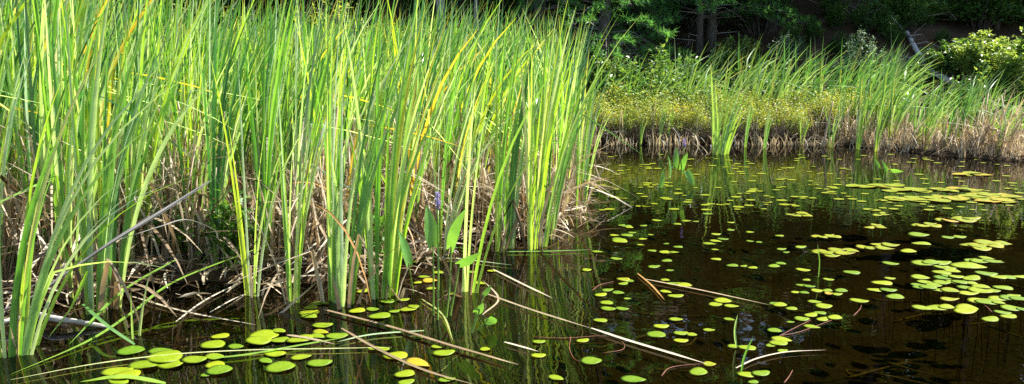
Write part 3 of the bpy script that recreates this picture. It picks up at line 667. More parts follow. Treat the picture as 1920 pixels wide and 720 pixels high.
def pine(x, y, H, seed, label, r0=.13, low=1.5, nb=34, blen=2.6, dead=8):
    H = H*.95
    r = random.Random(seed); e = root('pine_tree', (x, y, gz1(x, y)-.05)); tk = MB(); dm = MB(); nd = MB(); bm_ = MB()
    path = [Vector((r.uniform(-.05, .05)*i*.3, r.uniform(-.05, .05)*i*.3, H*i/8)) for i in range(9)]
    tube(tk, path, [r0*(1-.9*i/8)*(1.25 if i == 0 else 1) for i in range(9)], 9)
    def at(z): t = z/H*8; i = min(7, int(t)); return path[i].lerp(path[i+1], t-i)
    for k in range(dead):
        z = r.uniform(.5, low+.8); a = r.uniform(0, 6.28); b = at(z); ln = r.uniform(.4, 1.1)
        p1 = b+Vector((math.cos(a)*ln*.6, math.sin(a)*ln*.6, .05)); p2 = b+Vector((math.cos(a+.2)*ln, math.sin(a+.2)*ln, -.15))
        tube(dm, [b, p1, p2], [.012, .007, .002], 4, cap=False)
        for j in range(3):
            q = b.lerp(p2, r.uniform(.3, .9)); tube(dm, [q, q+rv(r)*.25], [.005, .001], 3, cap=False)
    for k in range(nb):
        f = k/nb; z = low+(H-low)*f; a = k*2.4+r.uniform(-.3, .3); b = at(z); ln = blen*(1-.8*f)*r.uniform(.7, 1.1)
        dirv = Vector((math.cos(a), math.sin(a), 0)); tip = b+dirv*ln+Vector((0, 0, -.12*ln+.1*f)); mid = b+dirv*ln*.5+Vector((0, 0, .1*ln))
        q = smooth_pts([b, mid, tip], 5); tube(bm_, q, [.03*(1-f*.5)*(1-.85*j/(len(q)-1)) for j in range(len(q))], 5, cap=False)
        side = dirv.cross(Vector((0, 0, 1)))
        nt_ = int(15*(1-.3*f))
        for j in range(nt_):
            t = .2+.8*(j+.5)/nt_; i = min(len(q)-2, int(t*(len(q)-1))); p = q[i].lerp(q[i+1], t*(len(q)-1)-i)
            tl = ln*.36*(1.15-t*.7)*r.uniform(.6, 1.2); sd = 1 if j % 2 else -1
            tp = p+(side*sd*.9+dirv*.7+Vector((0, 0, r.uniform(-.15, .3)))).normalized()*tl
            tube(bm_, [p, tp], [.007, .003], 3, cap=False)
            for u in (.35, .6, .82, 1.0):
                c = p.lerp(tp, u)+rv(r)*.04; ax = (tp-p).normalized(); dt = r.uniform(-.2, .2)
                for _ in range(13):
                    d = (ax*.9+rv(r)*.9+Vector((0, 0, .15))).normalized(); L = r.uniform(.10, .16); s = d.cross(rv(r)).normalized()*.010
                    tn = min(1, max(0, .5+dt+r.uniform(-.25, .25))); nd.add([c-s, c+s, c+d*L], [(0, 1, 2)], [(tn, .5, 0)]*3)
    obj('trunk', tk.mesh('trunk', M['bark']), e); obj('dead_twigs', dm.mesh('dead_twigs', M['deadlog']), e)
    obj('boughs', bm_.mesh('boughs', M['bark']), e); obj('needles', nd.mesh('needles', M['needle'], False), e)
    return tag(e, label, 'pine tree')
pine((1326-960)/F*17.6, 17.6, 9.5, 1, 'pine with the thicker grey trunk of the close pair', .11, .9, 60, 2.3, 12)
pine((1306-960)/F*17.3, 17.3, 8.0, 2, 'pine with the slimmer grey trunk of the close pair', .075, 1.0, 50, 2.0, 10)
pine((1130-960)/F*16.0, 16.0, 7.5, 3, 'low branched pine beside the leaning end of the stand', .13, .45, 60, 2.1, 16)
pine((1435-960)/F*18.2, 18.2, 9.0, 4, 'pine with low sunlit boughs above the dark bluish bush', .13, .8, 50, 2.8, 8)
pine((1010-960)/F*17.5, 17.5, 9.0, 5, 'pine rising behind the corner end of the stand', .14, .8, 48, 2.8, 12)
stick('bare_trunk', [PY(832, 120, 15.6), PY(828, 40, 15.7), PY(820, -120, 15.8), PY(824, -420, 16)], .11, .05, 'deadlog', 'bare grey tree trunk rising behind the stand', 'tree trunk', ns=9)
stick('bare_trunk', [PY(535+350, 120, 17), PY(893, 0, 17), PY(885, -400, 17)], .06, .03, 'deadlog', 'thin dark trunk next to the bare grey one behind the stand', 'tree trunk', ns=8)
for (px, Y, rr, lab) in [(1545, 19.5, .06, 'thin dark sapling trunk on the brown slope'), (1500, 20.5, .05, 'thinnest sapling trunk between the pine boughs and the brown slope'), (1590, 21.5, .07, 'dark sapling trunk at the top of the brown slope'), (1850, 18.8, .07, 'dark trunk behind the sunlit bushes')]:
    x = (px-960)/F*Y; z = gz1(x, Y)-.1
    stick('thin_tree', [(x, Y, z), (x+.1, Y+.05, z+2), (x+.05, Y, z+5), (x+.3, Y, z+8)], rr, rr*.5, 'bark', lab, 'tree trunk', ns=7)
# understorey saplings that fill the shade under the trees
sv = []
for k in range(4):
    st, lf = shrub_mb(2600+k, 1.15, 1.0, 2.3, 46, 3600, .13, .075, .2, toner=.6, tone0=.45, stemr=.012)
    sv.append((st.mesh('stems', M['bark']), lf.mesh('leaves', M['tree'])))
for i in range(34):
    row = i % 2; px = -150+i*66+rnd.uniform(-25, 25); Y = (18.4, 20.8)[row]+rnd.uniform(-.5, .5)
    hole = row == 0 and 1480 < px < 1760
    x = (px-960)/F*Y; v = sv[i % 4]; s = rnd.uniform(.7, 1.15)*((.42 if hole else .8) if row == 0 else 1.25)
    where = 'behind the stand' if px < 1060 else ('among the pines' if px < 1480 else 'above the brown slope and sunlit bushes')
    plant('sapling', v[0], v[1], (x, Y, gz1(x, Y)-.05), rnd.uniform(0, 6.28), s, f'dark leafy sapling {"near the slope foot" if row == 0 else "higher up"} {where}', 'sapling', 'dark saplings under the forest trees')
# fallen birch
def hit(px, py, up=0.0):
    d = ray(px, py); t = 8.0
    while t < 60:
        q = Vector((0, 0, CAMH))+d*t
        if q.z <= gz1(q.x, q.y)+up: return q
        t += .05
    return q
bp = []
for (px, py, Y) in [(1700, 60, 18.4), (1722, 100, 17.6), (1748, 132, 16.9), (1785, 155, 16.0), (1822, 168, 15.4)]:
    q = hit(px, py, .10); bp.append(q)
e = root('fallen_birch', bp[0]); m = MB(); q = smooth_pts([b-bp[0] for b in bp], 5); tube(m, q, [.04+.035*i/(len(q)-1) for i in range(len(q))], 9); obj('trunk', m.mesh('trunk', M['birch']), e)
for k in range(9):
    m = MB(); a = q[rnd.randrange(0, 9)]; b = a+Vector((rnd.uniform(-1.1, .6), rnd.uniform(-.4, .2), rnd.uniform(-.1, .5))); tube(m, [a, a.lerp(b, .5)+rv(rnd)*.1, b], [.015, .009, .003], 4, cap=False)
    obj('branch', m.mesh('branch', M['deadlog']), e)
tag(e, 'white barked fallen birch trunk slanting down the brown slope', 'fallen tree')
for k in range(18):
    px, py = rnd.uniform(1440, 1780), rnd.uniform(28, 112); q = hit(px, py, 0); v = sv[k % 4]
    plant('undergrowth_plant', v[0], v[1], (q.x, q.y, q.z-.02), rnd.uniform(0, 6.28), rnd.uniform(.16, .32), 'small leafy plant on the shaded brown slope', 'plant', 'small plants on the brown slope')
# dead brush lying about the slope
for k, (px, py, Y) in enumerate([(1640, 60, 18.5), (1680, 75, 18), (1740, 70, 18.5), (1590, 50, 19), (1870, 120, 14.6)]):
    c = PY(px, py, Y); m = MB(); zg = gz1(c.x, c.y)
    for _ in range(9):
        a = Vector((rnd.uniform(-.7, .7), rnd.uniform(-.3, .3), rnd.uniform(0, .2))); b = a+Vector((rnd.uniform(-1, 1), rnd.uniform(-.3, .3), rnd.uniform(-.1, .5))); tube(m, [a, a.lerp(b, .5)+rv(rnd)*.12, b], [.014, .01, .003], 4, cap=False)
    o = obj('brushwood', m.mesh('brushwood', M['twig']), None, (c.x, c.y, zg+.02))
    tag(o, ['grey brushwood on the slope beside the dark trunk', 'grey brushwood at the thin end of the fallen birch', 'grey brushwood past the fallen birch', 'grey brushwood highest on the brown slope', 'tangle of grey dead twigs under the large sunlit bush'][k], 'brushwood')

# ------------------------------------------------------------------ lily pads
def pad_mesh(seed, asp, mt, curl=0.0):
    r = random.Random(seed); m = MB(); N = 26; rings = (0.35, 0.7, 1.0); vs = [Vector((0, 0, 0.0))]; ts = [(1, 0, 0)]; ph = r.uniform(0, 6)
    for ri, q in enumerate(rings):
        for k in range(N):
            a = 2*math.pi*k/N; rr = q*(1+.02*math.sin(3*a+ph)+.012*math.sin(7*a+ph*2))
            z = .035*q*q*math.sin(2*a+ph)*curl+.01*math.sin(3*a+ph)*q
            vs.append(Vector((math.cos(a)*rr*.5, math.sin(a)*rr*.5*asp, z))); ts.append((1.0 if k % 3 == 0 and ri < 2 else 0.0, q, 0))
    fs = [(0, 1+k, 1+(k+1) % N) for k in range(N)]
    for ri in range(2):
        for k in range(N): a = 1+ri*N+k; b = 1+ri*N+(k+1) % N; fs.append((a, a+N, b+N, b))
    # thin underside rim
    base = len(vs)
    for k in range(N): v = vs[1+2*N+k]; vs.append(Vector((v.x*.985, v.y*.985, v.z-.008))); ts.append((0, 1, 0))
    for k in range(N): a = 1+2*N+k; b = 1+2*N+(k+1) % N; fs.append((a, base+k, base+(k+1) % N, b))
    m.add(vs, fs, ts); return m.mesh('lily_pad', M[mt])
PM = {k: [pad_mesh(50+i, (.62, .7, .8, .9)[i], mt, c) for i in range(4)] for k, mt, c in (('g', 'pad', .5), ('y', 'pad_yellow', .9), ('o', 'pad_orange', 1.3))}
stm = MB(); tube(stm, [(0, 0, -.02), (.15, .05, -1.2), (.4, .3, -3.2)], [.018, .016, .016], 5); STM = stm.mesh('petiole', M['redstem'])
n_pad = [0]; placed = []
def pad(px, py, wpx, kind, label, group, z=None, rz=None, stem=True):
    p = P(px, py); dist = (p-Vector((0, 0, CAMH))).length
    w_ = wpx/F*dist*1.07
    zz = 0.004
    for (x, y, rr, z2) in placed:
        if math.hypot(p.x-x, p.y-y) < (rr+w_/2)*0.9 and abs(z2-zz) < .0035: zz = z2+.004
    placed.append((p.x, p.y, w_/2, zz))
    o = obj('lily_pad', PM[kind][rnd.randrange(4)], None, (p.x, p.y, zz+.02*w_))
    o.rotation_euler = (rnd.gauss(0, .015), rnd.gauss(0, .015), (rnd.uniform(-.7, .7) if rz is None else rz)); o.scale = (w_, w_, w_)
    tag(o, label, 'lily pad', group); n_pad[0] += 1
    if stem and py > 430: obj('petiole', STM, o)
    return o
# clusters: label, list of (x, y, w[, kind])
CL = [
 ('shaded lily pad with stripes of leaf shadow in the raft over the curved pale leaf', [(245,659,42),(300,660,40),(308,673,58),(317,684,50),(268,688,50),(219,698,48),(235,707,45),(222,716,40)]),
 ('lily pad in the knot of five pads in front of the long floating green stem', [(364,677,41),(402,670,34),(403,686,32),(411,697,42),(387,704,20)]),
 ('pale lily pad in the row above the long floating leaf', [(398,648,42),(412,632,30),(442,651,30),(494,631,50),(484,641,48),(523,623,28),(524,639,32),(562,639,46)]),
 ('lily pad just below the long floating leaf', [(515,664,40),(498,678,29),(525,690,50),(564,671,36),(598,682,44)]),
 ('lily pad stacked near the upper end of the tan reed bundle', [(579,588,37),(579,595,35),(583,579,24),(593,571,25),(608,570,18),(604,611,36),(601,624,30,'y'),(631,631,40),(595,633,30)]),
 ('lily pad at the foot of the tall full cattail fan', [(681,547,26),(669,584,30),(698,581,25),(711,594,40),(739,585,22),(765,581,32),(775,577,22),(755,563,24),(725,566,28),(738,549,16)]),
 ('lily pad between the tan reed bundle and the thin tan reed', [(716,656,28),(700,656,20),(741,669,43),(785,634,20),(758,703,37),(761,718,30)]),
 ('small orange brown lily pad lying across the thin tan reed', [(782,683,52,'o')]),
 ('lily pad close beside the tan reed bundle near its pointed end', [(820,651,24),(831,663,40),(837,713,32),(909,656,19)]),
 ('orange lily pad behind the pickerelweed stalks', [(807,527,30,'o')]),
 ('small lily pad among the pickerelweed stalks', [(795,520,22),(783,531,16),(808,542,18),(848,552,18),(898,532,26),(885,511,20),(921,509,16),(821,512,20),(779,492,14)]),
 ('lily pad alone on dark water near the corner of the stand', [(1100,507,18),(1155,486,22)]),
 ('lily pad in the loose ring past the yellow floating reed', [(1180,528,18),(1168,533,20),(1139,545,24),(1126,554,24),(1159,550,22),(1137,569,24),(1140,580,28),(1166,580,24),(1125,602,25),(1176,561,14)]),
 ('curled yellow lily pad topping the loose ring past the floating reed', [(1168,526,24,'y')]),
 ('lily pad along the straight yellow floating reed', [(1250,490,20),(1226,501,26),(1256,508,15),(1247,526,16),(1262,533,26),(1282,537,28),(1248,548,22),(1266,556,29)]),
 ('lily pad in the trio below the straight yellow reed', [(1355,565,30),(1341,572,24),(1371,575,26)]),
 ('lily pad in the group of six between the two long floating reeds', [(1267,600,25),(1239,613,28),(1230,629,34),(1276,626,26),(1297,630,18),(1276,640,26)]),
 ('single lily pad between the group of six and the green shoots', [(1329,620,21),(1367,600,20)]),
 ('lily pad at the foot of the green shoots', [(1375,651,20),(1400,655,30),(1398,704,29),(1426,703,32),(1412,718,18)]),
 ('lily pad at the tip of the long orange floating reed', [(1330,684,22,'y'),(1309,699,35)]),
 ('lily pad near the looping red stem', [(1092,640,25),(1009,668,27),(1010,642,24),(1108,678,38),(1042,710,30),(1187,713,44)]),
 ('small lily pad in the sparse group past the ring, toward the lone far cattail', [(1342,487,18),(1373,499,21),(1394,500,15),(1411,503,17),(1330,458,25),(1342,453,22),(1355,449,20),(1342,440,17),(1370,432,14),(1370,418,13),(1406,436,14),(1406,453,13),(1423,455,11),(1327,402,20),(1332,383,16),(1341,469,14)]),
 ('small lily pad in the scattered group before the far water plant', [(1231,414,18),(1304,416,12),(1287,415,18),(1270,421,14),(1271,464,17),(1249,458,11),(1205,449,16),(1220,441,11),(1201,460,14),(1222,471,16),(1247,474,22),(1264,475,18),(1206,424,14)]),
 ('small lily pad in the dim cluster beside the separate dense cattail', [(1185,437,15),(1160,450,26),(1175,442,22),(1152,442,18),(1162,454,28),(1120,473,22),(1175,425,18),(1165,424,14),(1180,428,14),(1058,414,14),(1060,419,12)]),
 ('small lily pad in the strip leading to the yellow raft', [(1464,495,18),(1451,500,22),(1465,468,19),(1474,474,14),(1501,464,22),(1461,443,15),(1505,507,24),(1512,526,14),(1553,525,18),(1596,512,27),(1669,495,26),(1668,523,17)]),
 ('lily pad in the upper string over the red underwater stems', [(1502,536,18),(1517,539,20),(1492,549,18),(1508,551,16),(1531,546,20),(1551,546,18),(1554,551,15,'o'),(1570,554,20),(1577,546,23)]),
 ('lily pad in the lower string over the red underwater stems', [(1527,567,23),(1544,575,28),(1451,570,20),(1462,574,26),(1484,580,20),(1503,599,26),(1482,605,14),(1520,592,26),(1537,588,20),(1542,600,24),(1565,598,26),(1522,614,27)]),
 ('lily pad in the small heap above the bare floating grass stem', [(1452,621,24),(1465,638,34),(1459,646,30),(1445,649,18),(1467,659,20)]),
 ('lily pad in the open water before the big raft', [(1653,532,32),(1639,545,23),(1665,546,26),(1678,558,30),(1610,565,30)]),
 ('lily pad packed in the big raft on the dark water', [(1725,521,28),(1720,535,22),(1735,530,26),(1750,537,24),(1725,541,24),(1740,542,26),(1757,545,22),(1765,532,26),(1767,522,26),(1765,512,28),(1780,520,26),(1785,510,24),(1790,530,26),(1799,531,24),(1792,522,22),(1820,523,34),(1821,532,20),(1812,541,28),(1780,503,28),(1810,501,46),(1830,501,30),(1765,503,24),(1838,547,36),(1839,541,26),(1861,546,22),(1815,551,34),(1730,495,34),(1745,494,30),(1765,494,34)]),
 ('brown tinged lily pad at the edge of the big raft', [(1782,547,28,'y'),(1780,562,30,'y')]),
 ('lily pad in the outer fringe below the big raft', [(1880,541,28),(1835,565,40),(1850,569,34),(1874,561,36),(1892,561,28),(1900,556,24),(1910,564,26),(1872,571,18),(1896,579,32),(1879,587,24),(1890,596,28),(1856,600,30),(1812,579,38),(1809,586,40),(1756,579,34),(1728,580,30),(1774,578,26),(1916,582,16)]),
 ('lily pad in the thin line above the big raft', [(1727,458,30),(1722,441,32),(1777,446,20),(1799,445,20),(1703,472,28),(1848,514,32),(1871,522,24),(1887,521,26),(1912,520,22)]),
]
for lab, lst in CL:
    for t in lst: pad(t[0], t[1], t[2], t[3] if len(t) > 3 else 'g', lab, 'lily pads: '+lab.split('lily pad ')[-1][:40])
# larger yellowing rafts: cx, cy, width, height, number
for (cx, cy, W_, H_, n, lab) in [(1568,475,86,16,7,'in the yellow raft with orange edges, near half'),(1645,465,74,15,6,'in the yellow raft with orange edges, far half'),(1553,445,56,8,5,'in the small orange edged patch before the yellow raft'),
        (1502,404,56,9,5,'in the patch before the first tan stubble'),(1653,403,40,6,3,'in the tiny patch past the yellow raft'),(1640,426,60,9,4,'in the narrow patch just past the yellow raft'),(1742,424,60,11,5,'in the patch beside the orange fringed one'),
        (1795,414,80,10,6,'in the far orange fringed patch'),(1850,462,96,16,7,'in the yellow raft above the big raft'),(1848,490,76,14,5,'in the largest leaved patch touching the big raft')]:
    for k in range(n):
        a = k*2.4; q = math.sqrt((k+.5)/n); kk = 'y' if rnd.random() < .88 else 'o'
        if cx == 1848: kk = 'g'
        pad(cx+math.cos(a)*q*W_/2*.8, cy+math.sin(a)*q*H_/2*.8, W_*.36*rnd.uniform(.8, 1.15), kk, ('yellowing lily pad ' if kk == 'y' else 'orange lily pad ' if kk == 'o' else 'broad green lily pad ')+lab, 'yellow lily pads '+lab[:30], stem=False)
# the far sprinkling, one by one up to the limit, the smallest as one mass
sm = MB()
def far_pad_pt():
    while True:
        px = rnd.uniform(1100, 1920); py = 285+(rnd.random()**.8)*110
        if py < 276+max(0, px-1600)*.1: continue
        return px, py
for (cx, cy, W_, H_, n) in [(1740, 374, 150, 9, 13), (1850, 369, 110, 9, 10), (1750, 357, 190, 6, 11), (1875, 378, 60, 4, 5), (1640, 350, 90, 4, 6), (1820, 327, 80, 3, 4)]:
    for k in range(n):
        a = k*2.4; q = math.sqrt((k+.5)/n)
        px, py = cx+math.cos(a)*q*W_/2, cy+math.sin(a)*q*H_/2; p = P(px, py); w_ = rnd.uniform(.15, .22); aa = rnd.uniform(0, 6)
        vs = [Vector((p.x+math.cos(6.283*j/14)*w_/2, p.y+math.sin(6.283*j/14)*w_/2*.8, .006+.004*(k % 3)+.004*math.sin(2*6.283*j/14+aa))) for j in range(14)]
        sm.add(vs, [tuple(range(14))], [(0, .6+.4*rnd.random(), 0)]*14)
for k in range(230):
    px, py = far_pad_pt(); p = P(px, py); w_ = rnd.uniform(.05, .11)
    vs = [Vector((p.x+math.cos(6.283*j/12)*w_/2, p.y+math.sin(6.283*j/12)*w_/2*.8, .005)) for j in range(12)]
    sm.add(vs, [tuple(range(12))], [(0, .3, 0)]*12)
o = struct(obj('distant_lily_pads', sm.mesh('distant_lily_pads', M['pad_yellow'], False)), 'stuff'); o['label'] = 'sprinkling of tiny yellow green lily pads toward the far bank'; o['category'] = 'lily pads'

# ------------------------------------------------------------------ fallen reeds on the water
def reed(pts, W, mt, tone, label, name='fallen_reed', zs=None, roll=0, n=6, fold=.2, taper=(.5, .05), strands=1):
    q = [P(p[0], p[1], p[2] if len(p) > 2 else .012) if not (len(p) > 3) else PY(p[0], p[1], p[3]) for p in pts]
    q = smooth_pts(q, n); m = MB()
    for s in range(strands):
        off = Vector((0, 0, 0)) if s == 0 else Vector((rnd.uniform(-1, 1)*W*.6, rnd.uniform(-1, 1)*W*.9, .004*s))
        ribbon(m, [p-q[0]+off*(.4+.6*i/len(q)) for i, p in enumerate(q)], W*rnd.uniform(.7, 1.1) if s else W, tone=max(0, min(1, tone+(.12*s if s % 2 else -.1*s))), roll=roll, fold=fold, taper=taper)
    return tag(obj(name, m.mesh(name, M[mt]), None, q[0]), label, 'fallen reed')
reed([(608,581),(735,614),(850,650),(972,684)], .020, 'dry', .5, 'thick bundle of tan dead reed floating from the cattail foot, with a pointed end', strands=3, taper=(.9, .05))
reed([(640,615),(700,650),(790,692),(892,722)], .018, 'dry', .38, 'thin tan dead reed floating parallel below the thick bundle')
reed([(538,628),(575,634),(628,645)], .022, 'dry', .55, 'short pinkish tan reed piece between the pale lily pads')
reed([(905,548),(1000,582),(1110,616)], .018, 'dry', .55, 'bright straw reed floating out from the pickerelweed')
reed([(1108,615),(1170,636),(1250,660),(1325,682)], .022, 'dry', .98, 'orange dead reed continuing the bright straw one')
reed([(925,505),(985,535),(1036,559)], .018, 'dry', .78, 'short pale reed floating in front of the yellow footed cattail')
reed([(1208,523),(1300,541),(1445,572)], .014, 'dry', .80, 'straight thin straw reed floating among scattered pads')
reed([(735,651),(600,654),(480,656),(330,664),(180,682),(20,712)], .012, 'cattail', .90, 'very long yellow green leaf floating across the pads', taper=(.1, .2))
reed([(640,634),(560,648),(470,664),(400,672)], .020, 'cattail', .6, 'pale green leaf lying across the long floating leaf', taper=(.1, .3))
reed([(795,620),(700,627),(632,641)], .018, 'cattail', .4, 'green leaf floating under the tan reed bundle')
reed([(310,719,.03),(230,707,.06),(150,716,.04)], .035, 'cattail', .62, 'curved pale leaf arched over the water below the striped pads')
reed([(945,641),(1010,659)], .016, 'dry', .7, 'tiny tan reed piece floating near the looping red stem')
reed([(1195,512),(1222,535),(1246,562)], .012, 'dry', .98, 'short amber stem slanting across the straight straw reed')
reed([(248,556),(350,585),(480,609)], .016, 'dry', .55, 'brown reed floating off the mud below the thin cattail')
reed([(330,603),(390,560),(478,518)], .014, 'dry', .98, 'amber leaf leaning from the water to the mud')
reed([(395,585),(440,560),(480,545)], .012, 'dry', .9, 'yellow stem beside the amber leaf at the mud')
reed([(480,467,.22),(330,527,.12),(250,585,.06),(165,640,.015),(20,702,.004)], .022, 'cattail', .45, 'long green leaf bent down from the stand into the water')
reed([(330,487,.20),(232,545,.12),(130,645,.01)], .022, 'cattail', .40, 'second green leaf bent down into the water crossing the first')
reed([(155,570,.10),(200,610,.08),(252,646,.01)], .020, 'cattail', .15, 'dark green leaf crossing the two bent ones', taper=(.6, .6))
reed([(165,508,.35),(135,575,.15),(90,634,.01)], .026, 'cattail', .5, 'broad green leaf dipping into the water beside the leaning grey reed')
reed([(930,472),(1020,471),(1112,468)], .016, 'cattail', .2, 'green leaf floating straight out from the corner of the stand')
reed([(772,458),(830,462),(900,468)], .014, 'cattail', .3, 'green leaf floating behind the pickerelweed leaves')
reed([(780,480),(850,484),(960,497)], .014, 'cattail', .25, 'pale green leaf floating at the level of the small lit pickerelweed leaf')
reed([(905,590),(935,560),(905,525)], .012, 'dry', .7, 'bent straw leaf in the water beside the pickerelweed')
reed([(790,560),(830,590),(850,640)], .010, 'cattail', .85, 'thin yellow stem between the pickerelweed and the tan bundle')
reed([(1380,690),(1420,672),(1475,660),(1550,656)], .010, 'dry', .85, 'bare pale grass stem floating in front of the small heap of pads')
# the big leaning dead reed and the silvery stalk: bundles of dry leaves
reed([(-30,598,0,3.75),(60,558,0,3.8),(130,510,0,3.9),(215,452,0,4.0),(300,400,0,4.15),(392,342,0,4.35)], .020, 'grey_dry', .5, 'long leaning grey dead reed bundle propped over the edge of the stand', name='leaning_reed', strands=4, roll=.7, taper=(.9, .1))
reed([(215,452,0,4.05),(300,425,0,4.1),(350,412,0,4.2),(400,430,0,4.3),(410,450,0,4.35)], .018, 'grey_dry', .7, 'grey dead leaf arching down beside the leaning grey reed', name='leaning_reed')
stick('floating_stalk', [P(48,585,.03), P(95,596,.05), P(150,604,.03), P(203,613,.005)], .020, .010, 'deadlog', 'silvery dead stalk floating beside the front green cattail', 'dead stalk', ns=8)
stick('floating_stalk', [P(-30,612,.03), P(20,600,.05), P(62,590,.05)], .014, .010, 'deadlog', 'shorter silvery stalk joining the floating one at the corner', 'dead stalk', ns=8)

# sunken sticks and red petioles under water
for k in range(34):
    px, py = (rnd.uniform(960, 1900), rnd.uniform(520, 715)) if k < 26 else (rnd.uniform(250, 900), rnd.uniform(590, 715)); p = P(px, py, -.06); a = rnd.uniform(-.9, .9); L = rnd.uniform(.15, .6)
    q = p+Vector((math.cos(a)*L, math.sin(a)*L, -.02)); mid = p.lerp(q, .5)+Vector((rnd.uniform(-.05, .05), rnd.uniform(-.05, .05), 0))
    side = 'past the looping red stem' if px > 960 else 'below the tan reed bundle'
    stick('sunken_stick', [p, mid, q], .007, .004, 'sunk', f'thin brown stick sunk under the surface {side}', 'stick', f'sunken sticks {side}', ns=5)
reds = [([(1070,632),(1068,655),(1080,675),(1108,680)], 'looping red stem at the surface beside a lily pad'), ([(1000,632),(1060,634),(1130,630),(1165,640),(1168,655),(1130,662)], 'long curling red stem below the orange reed'),
        ([(1240,705),(1255,690),(1290,684),(1328,682)], 'red stem curving to the yellow pad at the orange reed tip'), ([(1110,545),(1125,534),(1150,528)], 'thin red stem arching over the loose ring of pads'),
        ([(1445,640),(1480,620),(1520,600)], 'dark red underwater stem under the lower string of pads'), ([(1460,630),(1500,622),(1560,600)], 'second dark red underwater stem under the lower string of pads'), ([(1860,585),(1850,575),(1838,566)], 'short red stem under the fringe of the big raft'),
        ([(1470,718),(1480,705),(1486,694)], 'short red stem poking up past the bare grass stem'), ([(1600,592),(1612,580),(1615,572)], 'short red stem below the open water pad')]
for pp, lab in reds: stick('red_stem', [P(a, b, .004) for a, b in pp], .0024, .0016, 'redstem', lab, 'stem', ns=5)
# green shoots
for pp, W_, lab in [([(1381,652),(1378,620),(1383,590)], .010, 'thin green shoot with a leafy tip, upright of the pair'), ([(1390,700),(1396,668),(1412,632)], .010, 'thin green shoot leaning, beside the upright one'), ([(1535,520),(1537,490),(1533,458)], .007, 'faint green shoot standing before the yellow raft')]:
    b = P(*pp[0]); q = [PY(a, c, b.y) for a, c in pp]; m = MB(); ribbon(m, [v-b for v in smooth_pts(q, 4)], W_, nrm=Vector((0, 1, 0)), tone=.35); tag(obj('green_shoot', m.mesh('green_shoot', M['cattail']), None, b), lab, 'shoot')

# ------------------------------------------------------------------ pickerelweed
def heart_leaf(L, W, fold=.25, droop=.2):
    """pointed heart shaped blade along +z from the stalk joint, its face to -y"""
    m = MB(); n = 10; vs = []; ts = []; fs = []
    for i in range(n+1):
        t = i/n; wd = W*.5*(math.sin(math.pi*min(1, (t*.86+.14)))**.8)*(1.12-t*.45) if i < n else 0.001
        zc = L*t; yb = droop*L*t*t
        low = -.16*L*(1-t)**3
        vs += [Vector((-wd, yb-fold*wd, zc+low)), Vector((-wd*.5, yb-fold*.35*wd, zc+low*.5)), Vector((0, yb, zc)), Vector((wd*.5, yb-fold*.35*wd, zc+low*.5)), Vector((wd, yb-fold*wd, zc+low))]
        ts += [(.5+.1*math.sin(i), t, 0)]*5
        if i:
            k = (i-1)*5
            for j in range(4): fs.append((k+j, k+j+1, k+j+6, k+j+5))
    m.add(vs, fs, ts); return m
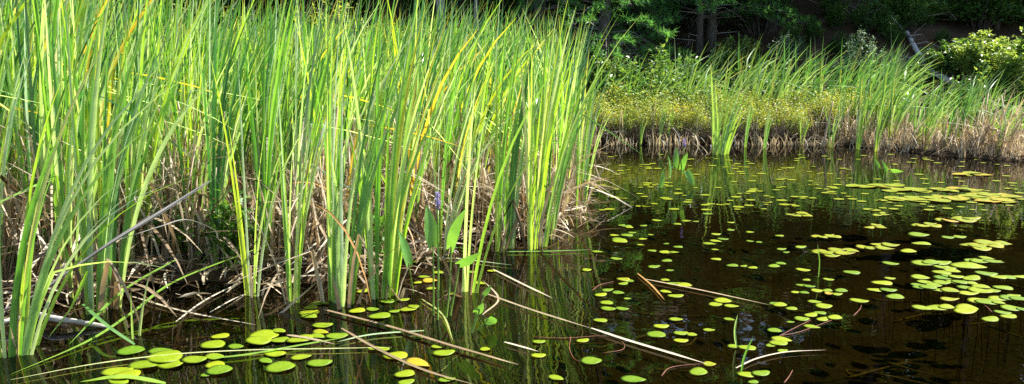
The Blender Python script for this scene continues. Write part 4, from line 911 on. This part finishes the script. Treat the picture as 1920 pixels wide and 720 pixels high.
def pickerel(base_px, stalks, flower, label, Y=None):
    b = P(*base_px); e = root('pickerelweed', (b.x, b.y, 0))
    for (foot, joint, L, W, rz, tilt, dy) in stalks:
        j = PY(joint[0], joint[1], b.y+dy)-b; f = P(*foot)-b; f.z = -.06
        m = MB(); q = smooth_pts([f, f.lerp(j, .5)+Vector((rnd.uniform(-.01, .01), 0, 0)), j], 4); tube(m, q, [.006-.0025*i/(len(q)-1) for i in range(len(q))], 6, .6); obj('leaf_stalk', m.mesh('leaf_stalk', M['stalk']), e)
        o = obj('leaf', heart_leaf(L, W).mesh('leaf', M['arrow']), e, j); o.rotation_euler = (tilt[0], tilt[1], rz)
    if flower:
        foot, joint, Lf = flower; j = PY(joint[0], joint[1], b.y)-b; f = P(*foot)-b; f.z = -.06
        m = MB(); q = smooth_pts([f, f.lerp(j, .5)+Vector((.004, 0, 0)), j], 4); tube(m, q, [.0065-.002*i/(len(q)-1) for i in range(len(q))], 6, .7); obj('flower_stalk', m.mesh('flower_stalk', M['stalk']), e)
        m = MB(); r = random.Random(5)
        for k in range(130):
            t = r.random(); a = r.uniform(0, 6.28); rr = Lf*.17*(math.sin(math.pi*(t*.8+.15)))
            p = Vector((math.cos(a)*rr*.5, math.sin(a)*rr*.5, t*Lf)); d = Vector((math.cos(a), math.sin(a), .35)); leaf(m, p, d, Vector((0, 0, 1)), Lf*.16, Lf*.08, r.random())
        tube(m, [(0, 0, 0), (0, 0, Lf*.95)], [Lf*.06, Lf*.03], 6, .2)
        obj('flower_spike', m.mesh('flower_spike', M['violet']), e, j)
    return tag(e, label, 'water plant')
pickerel((820, 592), [((812,590),(812,458),.21,.08,.35,(.05,-.12),0), ((834,596),(846,462),.24,.08,-.75,(.15,.45),.02), ((840,592),(862,495),.14,.06,.5,(.9,.8),.03), ((776,545),(766,492),.19,.06,.7,(.0,-.2),.25)],
         ((820,600),(821,392),.09), 'pickerelweed with a purple flower spike and pointed leaves before the stand')
pickerel((878, 622), [((878,622),(893,585),.07,.05,.3,(.7,.5),0), ((880,618),(916,597),.075,.065,-.1,(-.6,2.6),0), ((876,625),(908,552),.06,.03,.3,(.3,.6),0)], None, 'small leafy water sprout beside the purple flowered pickerelweed')
pickerel((1268, 352), [((1262,352),(1266,312),.20,.07,.1,(.1,.05),0), ((1275,354),(1278,316),.18,.07,-.6,(.2,.35),0), ((1266,350),(1280,321),.20,.08,.2,(1.3,-1.35),0), ((1285,354),(1288,322),.17,.08,.2,(.4,2.7),0), ((1248,356),(1238,352),.20,.06,.2,(.1,.2),0), ((1258,356),(1256,330),.22,.06,1.0,(.1,-.1),0)],
         ((1272,352),(1283,276),.09), 'pickerelweed with a pale purple spike standing alone in the far water')
pickerel((1655, 332), [((1650,332),(1648,315),.15,.05,.3,(.3,-.7),0), ((1655,334),(1658,318),.14,.05,.2,(.9,-.9),0), ((1662,334),(1662,322),.15,.05,.2,(.2,-.5),0), ((1668,332),(1672,320),.14,.05,-.2,(1.0,1.5),0)], None, 'flowerless pickerelweed with slanting leaves near the tan stubble')
print('pads', n_pad[0], 'stand pts', len(pts))
